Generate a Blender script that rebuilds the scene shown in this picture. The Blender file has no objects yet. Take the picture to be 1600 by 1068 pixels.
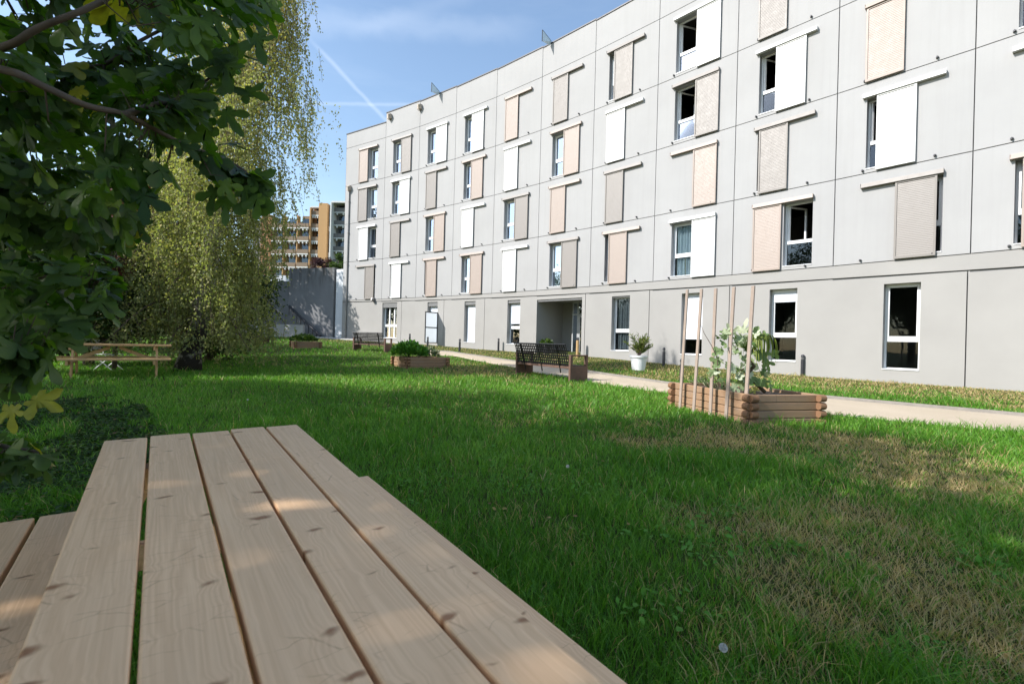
import bpy, bmesh, math, random
import numpy as np
from mathutils import Vector, Matrix
R = math.radians
random.seed(7); rng = np.random.default_rng(11)
sc = bpy.context.scene
col = sc.collection

# ------------------------------------------------------------------ camera
FPX, PITCH, ROLL, ZC = 720.0, 0.0005, 0.0263, 1.13
cd = bpy.data.cameras.new("camera"); cam = bpy.data.objects.new("camera", cd); col.objects.link(cam)
cd.sensor_width = 36; cd.lens = FPX/1600*36; cd.clip_start = 0.02; cd.clip_end = 2500
cd.dof.use_dof = True; cd.dof.focus_distance = 6.5; cd.dof.aperture_fstop = 5.0
_up = Vector((0, -math.sin(PITCH), math.cos(PITCH))); _fw = Vector((0, math.cos(PITCH), math.sin(PITCH))); _rt = Vector((1, 0, 0))
cx_ = _rt*math.cos(ROLL)+_up*math.sin(ROLL); cy_ = -_rt*math.sin(ROLL)+_up*math.cos(ROLL)
m = Matrix.Identity(4)
for i in range(3): m[i][0] = cx_[i]; m[i][1] = cy_[i]; m[i][2] = -_fw[i]
m[2][3] = ZC
cam.matrix_world = m; sc.camera = cam

# ------------------------------------------------------------------ light
SUN_EL, SUN_AZ = R(38), math.atan2(-0.37, -0.93)      # direction towards the sun
ts = Vector((math.cos(SUN_EL)*math.cos(SUN_AZ), math.cos(SUN_EL)*math.sin(SUN_AZ), math.sin(SUN_EL)))
sd = bpy.data.lights.new("sun", 'SUN'); sd.energy = 2.8; sd.angle = R(0.5); sd.color = (1, .96, .91)
sun = bpy.data.objects.new("sun", sd); col.objects.link(sun)
sun.rotation_euler = ts.to_track_quat('Z', 'Y').to_euler()
w = bpy.data.worlds.new("World"); sc.world = w; w.use_nodes = True
wn = w.node_tree.nodes; wl = w.node_tree.links; wn.clear()
sky = wn.new('ShaderNodeTexSky'); sky.sky_type = 'NISHITA'; sky.sun_disc = False
sky.sun_elevation = SUN_EL; sky.sun_rotation = math.atan2(ts.x, ts.y)
sky.air_density = 1.25; sky.dust_density = 0.8; sky.ozone_density = 1.6; sky.altitude = 200
bg = wn.new('ShaderNodeBackground'); bg.inputs[1].default_value = 0.10
wo = wn.new('ShaderNodeOutputWorld')
sc.view_settings.view_transform = 'Standard'; sc.view_settings.look = 'None'; sc.view_settings.gamma = 1
sc.view_settings.exposure = 1.4

def wdir(px, py):
    a = (px-800)/FPX; b = (py-534)/FPX
    d = cx_*a - cy_*b + _fw
    return d
def W(px, py, depth):                 # photo pixel (1600 wide) at a distance -> world point
    d = wdir(px, py); return Vector((0, 0, ZC)) + d*depth
# thin cirrus and contrails, in the sky itself
def wmath(op, a, b=None, c=None):
    n = wn.new('ShaderNodeMath'); n.operation = op
    for i, v in enumerate((a, b, c)):
        if v is None: continue
        if isinstance(v, (int, float)): n.inputs[i].default_value = v
        else: wl.new(v, n.inputs[i])
    return n.outputs[0]
tc = wn.new('ShaderNodeTexCoord')
def wdot(v):
    n = wn.new('ShaderNodeVectorMath'); n.operation = 'DOT_PRODUCT'; wl.new(tc.outputs['Generated'], n.inputs[0]); n.inputs[1].default_value = v
    return n.outputs['Value']
def contrail(p0, p1, width, amp):
    a = wdir(*p0).normalized(); b = wdir(*p1).normalized()
    nrm = a.cross(b).normalized(); mid = (a+b).normalized(); half = math.acos(max(-1, min(1, a.dot(b))))/2
    ns = wn.new('ShaderNodeTexNoise'); ns.inputs['Scale'].default_value = 30; ns.inputs['Detail'].default_value = 5; wl.new(tc.outputs['Generated'], ns.inputs['Vector'])
    dist = wmath('ABSOLUTE', wmath('ADD', wdot(nrm), wmath('MULTIPLY', wmath('SUBTRACT', ns.outputs['Fac'], .5), width*.8)))
    mr = wn.new('ShaderNodeMapRange'); mr.interpolation_type = 'SMOOTHSTEP'; wl.new(dist, mr.inputs['Value'])
    mr.inputs['From Min'].default_value = 0; mr.inputs['From Max'].default_value = width; mr.inputs['To Min'].default_value = amp; mr.inputs['To Max'].default_value = 0
    m2 = wn.new('ShaderNodeMapRange'); m2.interpolation_type = 'SMOOTHSTEP'; wl.new(wdot(mid), m2.inputs['Value'])
    m2.inputs['From Min'].default_value = math.cos(half*1.25); m2.inputs['From Max'].default_value = math.cos(half*.8)
    return wmath('MULTIPLY', mr.outputs[0], m2.outputs[0])
masks = [contrail((500, 78), (680, 270), .006, .13), contrail((380, 161), (760, 165), .005, .10), contrail((300, 30), (800, 48), .03, .07), contrail((560,45),(900,-60),.02,.04)]
acc = masks[0]
for q in masks[1:]: acc = wmath('ADD', acc, q)
mpn = wn.new('ShaderNodeMapping'); mpn.inputs['Scale'].default_value = (1.2, 2.2, 7); wl.new(tc.outputs['Generated'], mpn.inputs['Vector'])
cn = wn.new('ShaderNodeTexNoise'); cn.inputs['Scale'].default_value = 2.6; cn.inputs['Detail'].default_value = 7; cn.inputs['Roughness'].default_value = .62; wl.new(mpn.outputs[0], cn.inputs['Vector'])
cr = wn.new('ShaderNodeMapRange'); wl.new(cn.outputs['Fac'], cr.inputs['Value']); cr.inputs['From Min'].default_value = .5; cr.inputs['From Max'].default_value = .85; cr.inputs['To Max'].default_value = .05
acc = wmath('MINIMUM', wmath('ADD', acc, cr.outputs[0]), .8)
mx = wn.new('ShaderNodeMix'); mx.data_type = 'RGBA'; wl.new(acc, mx.inputs['Factor']); wl.new(sky.outputs[0], mx.inputs['A']); mx.inputs['B'].default_value = (6.2, 6.6, 7.2, 1)
mt = wn.new('ShaderNodeMix'); mt.data_type = 'RGBA'; mt.blend_type = 'MULTIPLY'; mt.inputs['Factor'].default_value = 1; wl.new(mx.outputs['Result'], mt.inputs['A']); mt.inputs['B'].default_value = (1.0, .985, .96, 1)
wl.new(mt.outputs['Result'], bg.inputs[0]); wl.new(bg.outputs[0], wo.inputs[0])

# ------------------------------------------------------------------ helpers
class MB:
    def __init__(s): s.v = []; s.f = []
    def quad(s, a, b, c, d):
        n = len(s.v); s.v += [tuple(a), tuple(b), tuple(c), tuple(d)]; s.f.append((n, n+1, n+2, n+3))
    def poly(s, pts):
        n = len(s.v); s.v += [tuple(p) for p in pts]; s.f.append(tuple(range(n, n+len(pts))))
    def hexa(s, p):   # 8 points: 4 bottom ccw, 4 top ccw
        n = len(s.v); s.v += [tuple(q) for q in p]
        for f in ((3, 2, 1, 0), (4, 5, 6, 7), (0, 1, 5, 4), (1, 2, 6, 5), (2, 3, 7, 6), (3, 0, 4, 7)): s.f.append(tuple(n+i for i in f))
    def box(s, x0, x1, y0, y1, z0, z1, M=None):
        p = [Vector(q) for q in ((x0, y0, z0), (x1, y0, z0), (x1, y1, z0), (x0, y1, z0), (x0, y0, z1), (x1, y0, z1), (x1, y1, z1), (x0, y1, z1))]
        if M is not None: p = [M @ q for q in p]
        s.hexa(p)
    def tube(s, pts, rad, n=8, cap=True):
        pts = [Vector(p) for p in pts]
        if isinstance(rad, (int, float)): rad = [rad]*len(pts)
        base = len(s.v); prev = None
        for i, p in enumerate(pts):
            t = (pts[min(i+1, len(pts)-1)]-pts[max(i-1, 0)])
            t = t.normalized() if t.length > 1e-9 else Vector((0, 0, 1))
            if prev is None: a = t.orthogonal().normalized()
            else:
                a = prev - t*prev.dot(t); a = a.normalized() if a.length > 1e-6 else t.orthogonal().normalized()
            prev = a; b = t.cross(a)
            for k in range(n):
                an = 2*math.pi*k/n; s.v.append(tuple(p+(a*math.cos(an)+b*math.sin(an))*rad[i]))
        for i in range(len(pts)-1):
            for k in range(n):
                s.f.append((base+i*n+k, base+i*n+(k+1) % n, base+(i+1)*n+(k+1) % n, base+(i+1)*n+k))
        if cap:
            s.f.append(tuple(base+k for k in reversed(range(n)))); e = base+(len(pts)-1)*n; s.f.append(tuple(e+k for k in range(n)))
    def lathe(s, prof, c=(0, 0, 0), n=24):
        base = len(s.v)
        for r, z in prof:
            for k in range(n):
                a = 2*math.pi*k/n; s.v.append((c[0]+r*math.cos(a), c[1]+r*math.sin(a), c[2]+z))
        for i in range(len(prof)-1):
            for k in range(n): s.f.append((base+i*n+k, base+i*n+(k+1) % n, base+(i+1)*n+(k+1) % n, base+(i+1)*n+k))
    def build(s, name, mat, parent=None, smooth=False, bevel=0):
        me = bpy.data.meshes.new(name); me.from_pydata(s.v, [], s.f); me.update()
        o = bpy.data.objects.new(name, me); col.objects.link(o); me.materials.append(mat)
        if smooth: me.polygons.foreach_set('use_smooth', [True]*len(me.polygons))
        if parent: o.parent = parent
        if bevel:
            b = o.modifiers.new('bevel', 'BEVEL'); b.width = bevel; b.segments = 2; b.limit_method = 'ANGLE'
        return o
def tag(o, label=None, cat=None, group=None, kind=None):
    for k, v in (('label', label), ('category', cat), ('group', group), ('kind', kind)):
        if v: o[k] = v
    return o
def empty(name, loc, rz=0, **kw):
    o = bpy.data.objects.new(name, None); col.objects.link(o); o.location = loc; o.rotation_euler = (0, 0, rz); o.empty_display_size = .2
    return tag(o, **kw)
def copy_tree(o, parent=None):
    c = o.copy(); col.objects.link(c)
    if parent: c.parent = parent
    for ch in [x for x in o.children]: copy_tree(ch, c)
    return c
def npmesh(name, V, Fq, mat, attr=None, parent=None, k=4, smooth=False):
    """V (n,3); Fq (m,k) index array"""
    me = bpy.data.meshes.new(name); me.vertices.add(len(V)); me.vertices.foreach_set('co', np.ascontiguousarray(V, dtype=np.float32).ravel())
    if not isinstance(Fq, list): Fq = [Fq]
    tot = sum(f.size for f in Fq); nf = sum(len(f) for f in Fq)
    me.loops.add(tot); me.polygons.add(nf)
    me.loops.foreach_set('vertex_index', np.concatenate([f.ravel() for f in Fq]).astype(np.int32))
    ls = []; o = 0
    for f in Fq: ls.append(np.arange(len(f))*f.shape[1]+o); o += f.size
    me.polygons.foreach_set('loop_start', np.concatenate(ls).astype(np.int32))
    if attr:
        for an, arr in attr.items():
            a = me.attributes.new(an, 'FLOAT', 'POINT'); a.data.foreach_set('value', np.ascontiguousarray(arr, dtype=np.float32))
    me.update(calc_edges=True); me.validate()
    if smooth: me.polygons.foreach_set('use_smooth', [True]*len(me.polygons))
    ob = bpy.data.objects.new(name, me); col.objects.link(ob); me.materials.append(mat)
    if parent: ob.parent = parent
    return ob
class NT:
    def __init__(s, name):
        s.m = bpy.data.materials.new(name); s.m.use_nodes = True; s.t = s.m.node_tree; s.n = s.t.nodes; s.l = s.t.links; s.n.clear()
        s.out = s.n.new('ShaderNodeOutputMaterial')
    def new(s, t, **kw):
        n = s.n.new(t)
        for k, v in kw.items(): setattr(n, k, v)
        return n
    def set(s, n, i, v):
        if v is None: return
        if isinstance(v, bpy.types.NodeSocket): s.l.new(v, n.inputs[i])
        else:
            if isinstance(v, tuple) and len(v) == 3 and n.inputs[i].type == 'RGBA': v = (*v, 1)
            n.inputs[i].default_value = v
    def math(s, op, a, b=None, clamp=False):
        n = s.new('ShaderNodeMath', operation=op); n.use_clamp = clamp; s.set(n, 0, a); s.set(n, 1, b); return n.outputs[0]
    def mix(s, f, a, b, mode='MIX'):
        n = s.new('ShaderNodeMix', data_type='RGBA', blend_type=mode); s.set(n, 'Factor', f)
        s.set(n, [i for i, q in enumerate(n.inputs) if q.name == 'A' and q.type == 'RGBA'][0], a); s.set(n, [i for i, q in enumerate(n.inputs) if q.name == 'B' and q.type == 'RGBA'][0], b)
        return [q for q in n.outputs if q.type == 'RGBA'][0]
    def coord(s, kind='Object'): return s.new('ShaderNodeTexCoord').outputs[kind]
    def mapping(s, v, sc_=(1, 1, 1), loc=(0, 0, 0)):
        n = s.new('ShaderNodeMapping'); s.set(n, 'Vector', v); n.inputs['Scale'].default_value = sc_; n.inputs['Location'].default_value = loc; return n.outputs[0]
    def noise(s, v, scale, detail=4, rough=.55, dist=0):
        n = s.new('ShaderNodeTexNoise'); s.set(n, 'Vector', v); n.inputs['Scale'].default_value = scale; n.inputs['Detail'].default_value = detail
        n.inputs['Roughness'].default_value = rough; n.inputs['Distortion'].default_value = dist; return n.outputs['Fac']
    def rng(s, v, a, b, c=0, d=1, smooth=False):
        n = s.new('ShaderNodeMapRange'); s.set(n, 'Value', v); n.inputs['From Min'].default_value = a; n.inputs['From Max'].default_value = b
        n.inputs['To Min'].default_value = c; n.inputs['To Max'].default_value = d
        if smooth: n.interpolation_type = 'SMOOTHSTEP'
        return n.outputs[0]
    def ramp(s, v, stops):
        n = s.new('ShaderNodeValToRGB'); s.set(n, 'Fac', v); e = n.color_ramp.elements
        while len(e) < len(stops): e.new(.5)
        for i, (p, c) in enumerate(stops): e[i].position = p; e[i].color = (*c, 1)
        return n.outputs[0]
    def bump(s, h, strength=.3, dist=.01):
        n = s.new('ShaderNodeBump'); s.set(n, 'Height', h); n.inputs['Strength'].default_value = strength; n.inputs['Distance'].default_value = dist; return n.outputs[0]
    def attr(s, name): return s.new('ShaderNodeAttribute', attribute_name=name).outputs['Fac']
    def pbr(s, c, rough=.6, metal=0, normal=None, spec=.5, **kw):
        n = s.new('ShaderNodeBsdfPrincipled'); s.set(n, 'Base Color', c); s.set(n, 'Roughness', rough); s.set(n, 'Metallic', metal)
        s.set(n, 'Specular IOR Level', spec)
        if normal is not None: s.set(n, 'Normal', normal)
        for k, v in kw.items(): s.set(n, k, v)
        s.l.new(n.outputs[0], s.out.inputs[0]); return s.m
def simple(name, c, rough=.6, metal=0, var=.12, scale=6, bump=.1, spec=.5):
    t = NT(name); v = t.coord(); n = t.noise(v, scale, 6)
    c2 = tuple(max(0, q*(1-var)) for q in c); c3 = tuple(min(1, q*(1+var)) for q in c)
    return t.pbr(t.mix(t.rng(n, .3, .7), c2, c3), t.rng(n, .2, .8, rough*.9, min(1, rough*1.15)), metal, t.bump(t.noise(v, scale*12, 4), bump, .004), spec)
def leafmat(name, stops, rough=.5, trans=.35, spec=.35, tint=(1.0, 1.15, .45)):
    t = NT(name); c = t.ramp(t.attr('rnd'), stops)
    p = t.new('ShaderNodeBsdfPrincipled'); t.set(p, 'Base Color', c); t.set(p, 'Roughness', rough); t.set(p, 'Specular IOR Level', spec)
    tr = t.new('ShaderNodeBsdfTranslucent'); t.set(tr, 'Color', t.mix(1.0, c, tint, 'MULTIPLY'))
    ms = t.new('ShaderNodeMixShader'); ms.inputs[0].default_value = trans; t.l.new(p.outputs[0], ms.inputs[1]); t.l.new(tr.outputs[0], ms.inputs[2])
    t.l.new(ms.outputs[0], t.out.inputs[0]); return t.m

# ------------------------------------------------------------------ facade polyline and terrain
F = np.array([[-12.6, 34.04], [-9.12, 31.96], [-6.4, 30.18], [-3.79, 28.29], [-1.23, 26.28], [1.23, 24.18], [3.63, 21.96], [5.95, 19.68], [8.21, 17.34], [10.37, 14.98], [12.46, 12.59], [14.46, 10.12], [16.35, 7.56], [18.12, 4.92]])
NCOL = len(F)-1
ZD = ZC+2.747; S = 2.8
def fdist(x, y):      # signed distance in front of the facade (positive on the lawn side) and arc position
    x = np.asarray(x, float); y = np.asarray(y, float); best = np.full(x.shape, 1e9); sg = np.zeros(x.shape); pos = np.zeros(x.shape)
    for j in range(NCOL):
        A = F[j]; B = F[j+1]; d = B-A; L = np.hypot(*d); t = d/L; n = np.array([t[1], -t[0]])
        u = (x-A[0])*t[0]+(y-A[1])*t[1]; uc = np.clip(u, 0, L); dx = x-A[0]-t[0]*uc; dy = y-A[1]-t[1]*uc
        dd = np.hypot(dx, dy); s_ = np.sign((x-A[0])*n[0]+(y-A[1])*n[1])
        m_ = dd < best; best = np.where(m_, dd, best); sg = np.where(m_, s_, sg); pos = np.where(m_, j+uc/L, pos)
    return best*sg, pos
def terr(x, y):
    x = np.asarray(x, float); y = np.asarray(y, float)
    f = np.interp(y, [-50, 12, 16, 21, 24, 28, 34, 38, 60], [0, 0, .06, .28, .46, .74, 1.08, 1.14, 1.14])
    d, _ = fdist(x, y)
    g = .2*np.exp(-(np.clip(d, 0, 99)/4.)**2)*np.clip((x+2)/6, 0, 1)*np.clip((25-x)/10, 0, 1)
    return f+g+.12*np.exp(-((x+9)**2/14+(y-10.3)**2/5))
def T(x, y): return float(terr(np.array([x]), np.array([y]))[0])
def G(px, py):        # photo pixel -> point on the ground
    d = wdir(px, py); lo = None; t = .3
    while t < 90:
        p = Vector((0, 0, ZC))+d*t
        if p.z < T(p.x, p.y): break
        t *= 1.03
    a, b = t/1.03, t
    for _ in range(25):
        c = (a+b)/2; p = Vector((0, 0, ZC))+d*c
        if p.z < T(p.x, p.y): b = c
        else: a = c
    p = Vector((0, 0, ZC))+d*b; p.z = T(p.x, p.y); return p

_gr = np.random.default_rng(3).random((64, 64))
def vnoise(x, y, sc_):
    x = np.asarray(x)*sc_+100; y = np.asarray(y)*sc_+100; i = np.floor(x).astype(int); j = np.floor(y).astype(int); u = x-i; v = y-j
    u = u*u*(3-2*u); v = v*v*(3-2*v); g = lambda a, b: _gr[a % 64, b % 64]
    return (g(i, j)*(1-u)+g(i+1, j)*u)*(1-v)+(g(i, j+1)*(1-u)+g(i+1, j+1)*u)*v

# path edges (photo measured)
pf = [G(*q) for q in ((703, 549.7), (746, 556), (850, 571), (935, 583), (1042, 599), (1281, 620.5), (1600, 650))]
pn = [G(*q) for q in ((712, 557), (768, 568), (850, 584), (939, 600), (1040, 613), (1281, 646), (1600, 677))]
def ext(a, b, k): return a+(a-b).normalized()*k
pf = [pf[0]+Vector((-3.2, 1.3, 0)), ]+pf+[ext(pf[-1], pf[-2], 4), ext(pf[-1], pf[-2], 9)+Vector((-2, -1, 0))]
pn = [pn[0]+Vector((-3.2, 1.5, 0)), ]+pn+[ext(pn[-1], pn[-2], 4), ext(pn[-1], pn[-2], 9)+Vector((-2, -1, 0))]
def resample(P, n):
    P = np.array([tuple(p)[:2] for p in P]); d = np.r_[0, np.cumsum(np.hypot(*np.diff(P, axis=0).T))]; t = np.linspace(0, d[-1], n)
    return np.stack([np.interp(t, d, P[:, 0]), np.interp(t, d, P[:, 1])], 1)
PF = resample(pf, 120); PN = resample(pn, 120)
def inpoly(x, y, poly):
    x = np.asarray(x); y = np.asarray(y); r = np.zeros(x.shape, bool); n = len(poly)
    for i in range(n):
        x1, y1 = poly[i]; x2, y2 = poly[(i+1) % n]
        c = ((y1 > y) != (y2 > y)) & (x < (x2-x1)*(y-y1)/((y2-y1) or 1e-9)+x1); r ^= c
    return r
PATHPOLY = list(map(tuple, PF))+list(map(tuple, PN[::-1]))

# ------------------------------------------------------------------ ground
def soil_mat():
    t = NT('lawn_soil'); v = t.coord(); a = t.noise(v, .9, 6); b = t.noise(v, 14, 8, .7)
    c = t.mix(t.rng(a, .35, .65), (.035, .065, .010), (.07, .085, .02)); c = t.mix(t.rng(b, .45, .7), c, (.075, .06, .03))
    return t.pbr(c, .95, 0, t.bump(t.noise(v, 40, 8, .7), .8, .03), .1)
def gravel_mat():
    t = NT('path_gravel'); v = t.coord(); a = t.noise(v, .8, 5); b = t.noise(v, 60, 8, .8); c0 = t.mix(t.rng(a, .3, .7), (.43, .36, .27), (.52, .44, .34))
    c0 = t.mix(t.rng(b, .35, .75), c0, (.36, .30, .22)); sp = t.noise(v, 5, 7, .75)
    c0 = t.mix(t.rng(sp, .62, .72, 0, .6), c0, (.2, .19, .12))
    return t.pbr(c0, .95, 0, t.bump(b, .6, .01), .15)
def grid_axis(a, b, n, far): 
    inner = np.linspace(a, b, n); k = np.array([1.5, 4, 10, 25, 60, 140, 350, 800])
    return np.concatenate([a-k[::-1], inner, b+k]) if far else inner
gx = grid_axis(-26, 24, 140, True); gy = grid_axis(-3, 42, 140, True)
X, Y = np.meshgrid(gx, gy); Z = terr(X, Y)+(vnoise(X, Y, .9)-.5)*.03*(np.abs(X) < 24)*(Y < 40)
V = np.stack([X.ravel(), Y.ravel(), Z.ravel()], 1); nx, ny = len(gx), len(gy)
i = np.arange(nx*ny).reshape(ny, nx); Fq = np.stack([i[:-1, :-1], i[:-1, 1:], i[1:, 1:], i[1:, :-1]], -1).reshape(-1, 4)
tag(npmesh('lawn_ground', V, Fq, soil_mat(), smooth=True), kind='structure')
rows = []
for k in np.linspace(0, 1, 9): rows.append(PF*(1-k)+PN*k)
A = np.stack(rows); zz = terr(A[..., 0], A[..., 1])+.035; zz[0] -= .06; zz[-1] -= .06
V = np.dstack([A, zz]).reshape(-1, 3); i = np.arange(9*120).reshape(9, 120); Fq = np.stack([i[:-1, :-1], i[:-1, 1:], i[1:, 1:], i[1:, :-1]], -1).reshape(-1, 4)
tag(npmesh('path', V, Fq, gravel_mat(), smooth=True), kind='structure')

M_edge = simple('edging', (.20, .18, .155), .9, var=.15, scale=8, bump=.4)
for E_ in (PF,):
    d_ = np.gradient(E_, axis=0); d_ /= np.linalg.norm(d_, axis=1, keepdims=True); n_ = np.stack([-d_[:, 1], d_[:, 0]], 1); za = terr(E_[:, 0], E_[:, 1])
    q_ = [np.column_stack([E_+n_*w_, za+h_]) for w_, h_ in ((-.035, -.05), (-.035, .062), (.035, .062), (.035, -.05))]; V = np.stack(q_).reshape(-1, 3); i = np.arange(4*120).reshape(4, 120)
    tag(npmesh('path_edging', V, np.stack([i[:-1, :-1], i[:-1, 1:], i[1:, 1:], i[1:, :-1]], -1).reshape(-1, 4), M_edge), kind='structure')

# ------------------------------------------------------------------ materials
def wall_mat():
    t = NT('painted_concrete'); v = t.coord(); a = t.noise(v, .35, 5, .6); st = t.noise(t.mapping(v, (6, 6, .25)), 1.0, 6, .65); fn = t.noise(v, 30, 6, .7)
    c = t.mix(t.rng(a, .3, .7), (.325, .323, .321), (.365, .363, .361)); c = t.mix(t.rng(st, .48, .75, 0, .35), c, (.30,.296,.29))
    c = t.mix(t.rng(fn, .6, .8, 0, .2), c, (.34,.34,.33))
    return t.pbr(c, .75, 0, t.bump(fn, .12, .004), .25)
M_wall = wall_mat()
M_wallg = simple('base_concrete', (.315, .306, .292), .8, var=.05, scale=.8, bump=.12, spec=.2)
M_joint = simple('joint_dark', (.17, .17, .17), .9)
M_white = simple('white_shutter', (.60, .60, .59), .45, var=.02, bump=.03)
M_taupe = simple('taupe_shutter', (.22, .20, .182), .5, var=.03, bump=.03)
M_pink = simple('beige_shutter', (.315, .255, .217), .5, var=.03, bump=.03)
M_pvc = simple('white_frame', (.74, .75, .76), .35, var=.03, bump=.02)
M_metal = simple('dark_metal', (.055, .055, .06), .5, .6)
M_zinc = simple('zinc_pipe', (.30, .29, .28), .45, .7)
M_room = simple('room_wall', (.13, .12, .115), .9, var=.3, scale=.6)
M_roof = simple('roof_gravel', (.3, .3, .29), .9)
M_terra = simple('outlet_cover', (.42, .36, .30), .7)
def glass_mat(name, tint=(.85, .9, .9), refl=1.0):
    t = NT(name); g = t.new('ShaderNodeBsdfGlossy'); g.inputs['Roughness'].default_value = .015; g.inputs['Color'].default_value = (.62, .70, .82, 1)
    v = t.coord(); t.l.new(t.bump(t.noise(v, 1.3, 2), .05, .02), g.inputs['Normal'])
    tr = t.new('ShaderNodeBsdfTransparent'); tr.inputs['Color'].default_value = (*tint, 1)
    fr = t.new('ShaderNodeFresnel'); fr.inputs['IOR'].default_value = 1.75
    ms = t.new('ShaderNodeMixShader'); t.l.new(t.math('MULTIPLY', fr.outputs[0], refl, True), ms.inputs[0]); t.l.new(tr.outputs[0], ms.inputs[1]); t.l.new(g.outputs[0], ms.inputs[2])
    t.l.new(ms.outputs[0], t.out.inputs[0]); return t.m
M_glass = glass_mat('window_glass', refl=.7); M_glassg = glass_mat('ground_floor_glass', refl=.3)
M_glassd = glass_mat('dark_glass', (.4, .42, .43), 1.0)
M_fabric_w = simple('sheer_curtain', (.62, .68, .74), .9, var=.1, scale=14)
M_fabric_g = simple('patterned_curtain', (.28, .30, .14), .9, var=.5, scale=16)
M_fabric_d = simple('dark_curtain', (.14, .145, .16), .9, var=.2, scale=8)
M_fabric_y = simple('straw_curtain', (.42, .38, .26), .9, var=.15, scale=10)

# ------------------------------------------------------------------ residence building
bld = empty('apartment_building', (F[5][0], F[5][1], T(*F[5])), label='long curved pale grey four storey residence with sliding shutters', cat='building')
BO = bld.location.copy()
def frame(j):
    A = F[j]; B = F[j+1]; d = B-A; L = np.hypot(*d); t = d/L; n = np.array([t[1], -t[0]]); return A, t, n, L
def LP(j, s_, d, z):      # local to building origin
    A, t, n, L = frame(j); return (A[0]+t[0]*s_+n[0]*d-BO.x, A[1]+t[1]*s_+n[1]*d-BO.y, z-BO.z)
def lbox(mb, j, s0, s1, d0, d1, z0, z1):
    mb.hexa([LP(j, s0, d0, z0), LP(j, s1, d0, z0), LP(j, s1, d1, z0), LP(j, s0, d1, z0), LP(j, s0, d0, z1), LP(j, s1, d0, z1), LP(j, s1, d1, z1), LP(j, s0, d1, z1)])
def holed(mb, j, s0, s1, z0, z1, holes, d):
    sb = sorted({s0, s1, *[h[0] for h in holes], *[h[1] for h in holes]}); zb = sorted({z0, z1, *[h[2] for h in holes], *[h[3] for h in holes]})
    for a, b in zip(sb, sb[1:]):
        for c, e in zip(zb, zb[1:]):
            m0 = (a+b)/2; m1 = (c+e)/2
            if any(h[0] < m0 < h[1] and h[2] < m1 < h[3] for h in holes): continue
            mb.quad(LP(j, a, d, c), LP(j, b, d, c), LP(j, b, d, e), LP(j, a, d, e))
def rim(mb, j, s0, s1, z0, z1, d0, d1):
    mb.quad(LP(j, s0, d0, z0), LP(j, s0, d1, z0), LP(j, s0, d1, z1), LP(j, s0, d0, z1)); mb.quad(LP(j, s1, d0, z0), LP(j, s1, d0, z1), LP(j, s1, d1, z1), LP(j, s1, d1, z0))
    mb.quad(LP(j, s0, d0, z0), LP(j, s1, d0, z0), LP(j, s1, d1, z0), LP(j, s0, d1, z0)); mb.quad(LP(j, s0, d0, z1), LP(j, s0, d1, z1), LP(j, s1, d1, z1), LP(j, s1, d0, z1))
def panel(mb, j, s0, s1, z0, z1, holes=(), gap=.013, rev=.30):
    g = gap; a, b, c, e = s0+g, s1-g, z0+g, z1-g
    holed(mb, j, a, b, c, e, holes, 0); rim(mb, j, a, b, c, e, 0, -.05)
    for h in holes: rim(mb, j, *h, 0, -rev)
wall = MB(); wallg = MB(); back = MB(); rooms = MB(); sills = MB()
win_specs = []
CW, CT, CP = 'w', 't', 'p'
# cell tables: (window side, colour, shutter left edge in the cell)
R4 = {0: ('R', CP, .72), 1: ('L', CT, 1.62), 2: ('L', CW, 1.60), 3: ('L', CW, 1.42), 4: ('L', CP, .74), 5: ('L', CT, .80), 6: ('L', CT, 1.10), 7: ('L', CW, 1.68), 8: ('L', CT, .74), 9: ('L', CW, .75), 10: ('L', CT, 1.6), 11: ('L', CP, 1.0), 12: ('L', CW, .8)}
R3 = {0: ('R', CT, .72), 1: ('L', CW, 1.58), 2: ('L', CT, .78), 3: ('L', CP, 1.44), 4: ('L', CW, .80), 5: ('L', CP, 1.55), 6: ('L', CW, .78), 7: ('L', CT, 1.68), 8: ('L', CW, 1.36), 9: ('L', CP, .74), 10: ('L', CT, 1.0), 11: ('L', CW, 1.5), 12: ('L', CP, .8)}
R2 = {0: ('R', CW, .90), 1: ('L', CT, .76), 2: ('L', CP, 1.58), 3: ('L', CW, .80), 4: ('L', CT, 1.60), 5: ('L', CP, .80), 6: ('L', CT, .78), 7: ('R', CP, 1.66), 8: ('L', CT, .86), 9: ('L', CW, 1.05), 10: ('R', CW, 1.66), 11: ('L', CT, 1.2), 12: ('L', CP, 1.6)}
R1 = {0: ('R', CT, 1.62), 1: ('L', CW, .96), 2: ('L', CP, .98), 3: ('L', CP, 1.55), 4: ('L', CW, .86), 5: ('L', CT, 1.58), 6: ('L', CP, 1.04), 7: ('L', CW, 1.68), 8: ('R', CP, .72), 9: ('R', CT, 1.54), 10: ('L', CP, .93), 11: ('L', CW, 1.6), 12: ('L', CT, .8)}
ROWS = {1: R1, 2: R2, 3: R3, 4: R4}
ZT = ZD+4*S
curt = {(5, 3): M_fabric_g, (7, 1): M_fabric_w, (5, 1): M_fabric_w, (4, 2): M_fabric_d, (3, 4): M_fabric_w, (6, 4): M_fabric_d}
opened = {(7, 4), (7, 3), (8, 3), (9, 2), (8, 1)}
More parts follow.
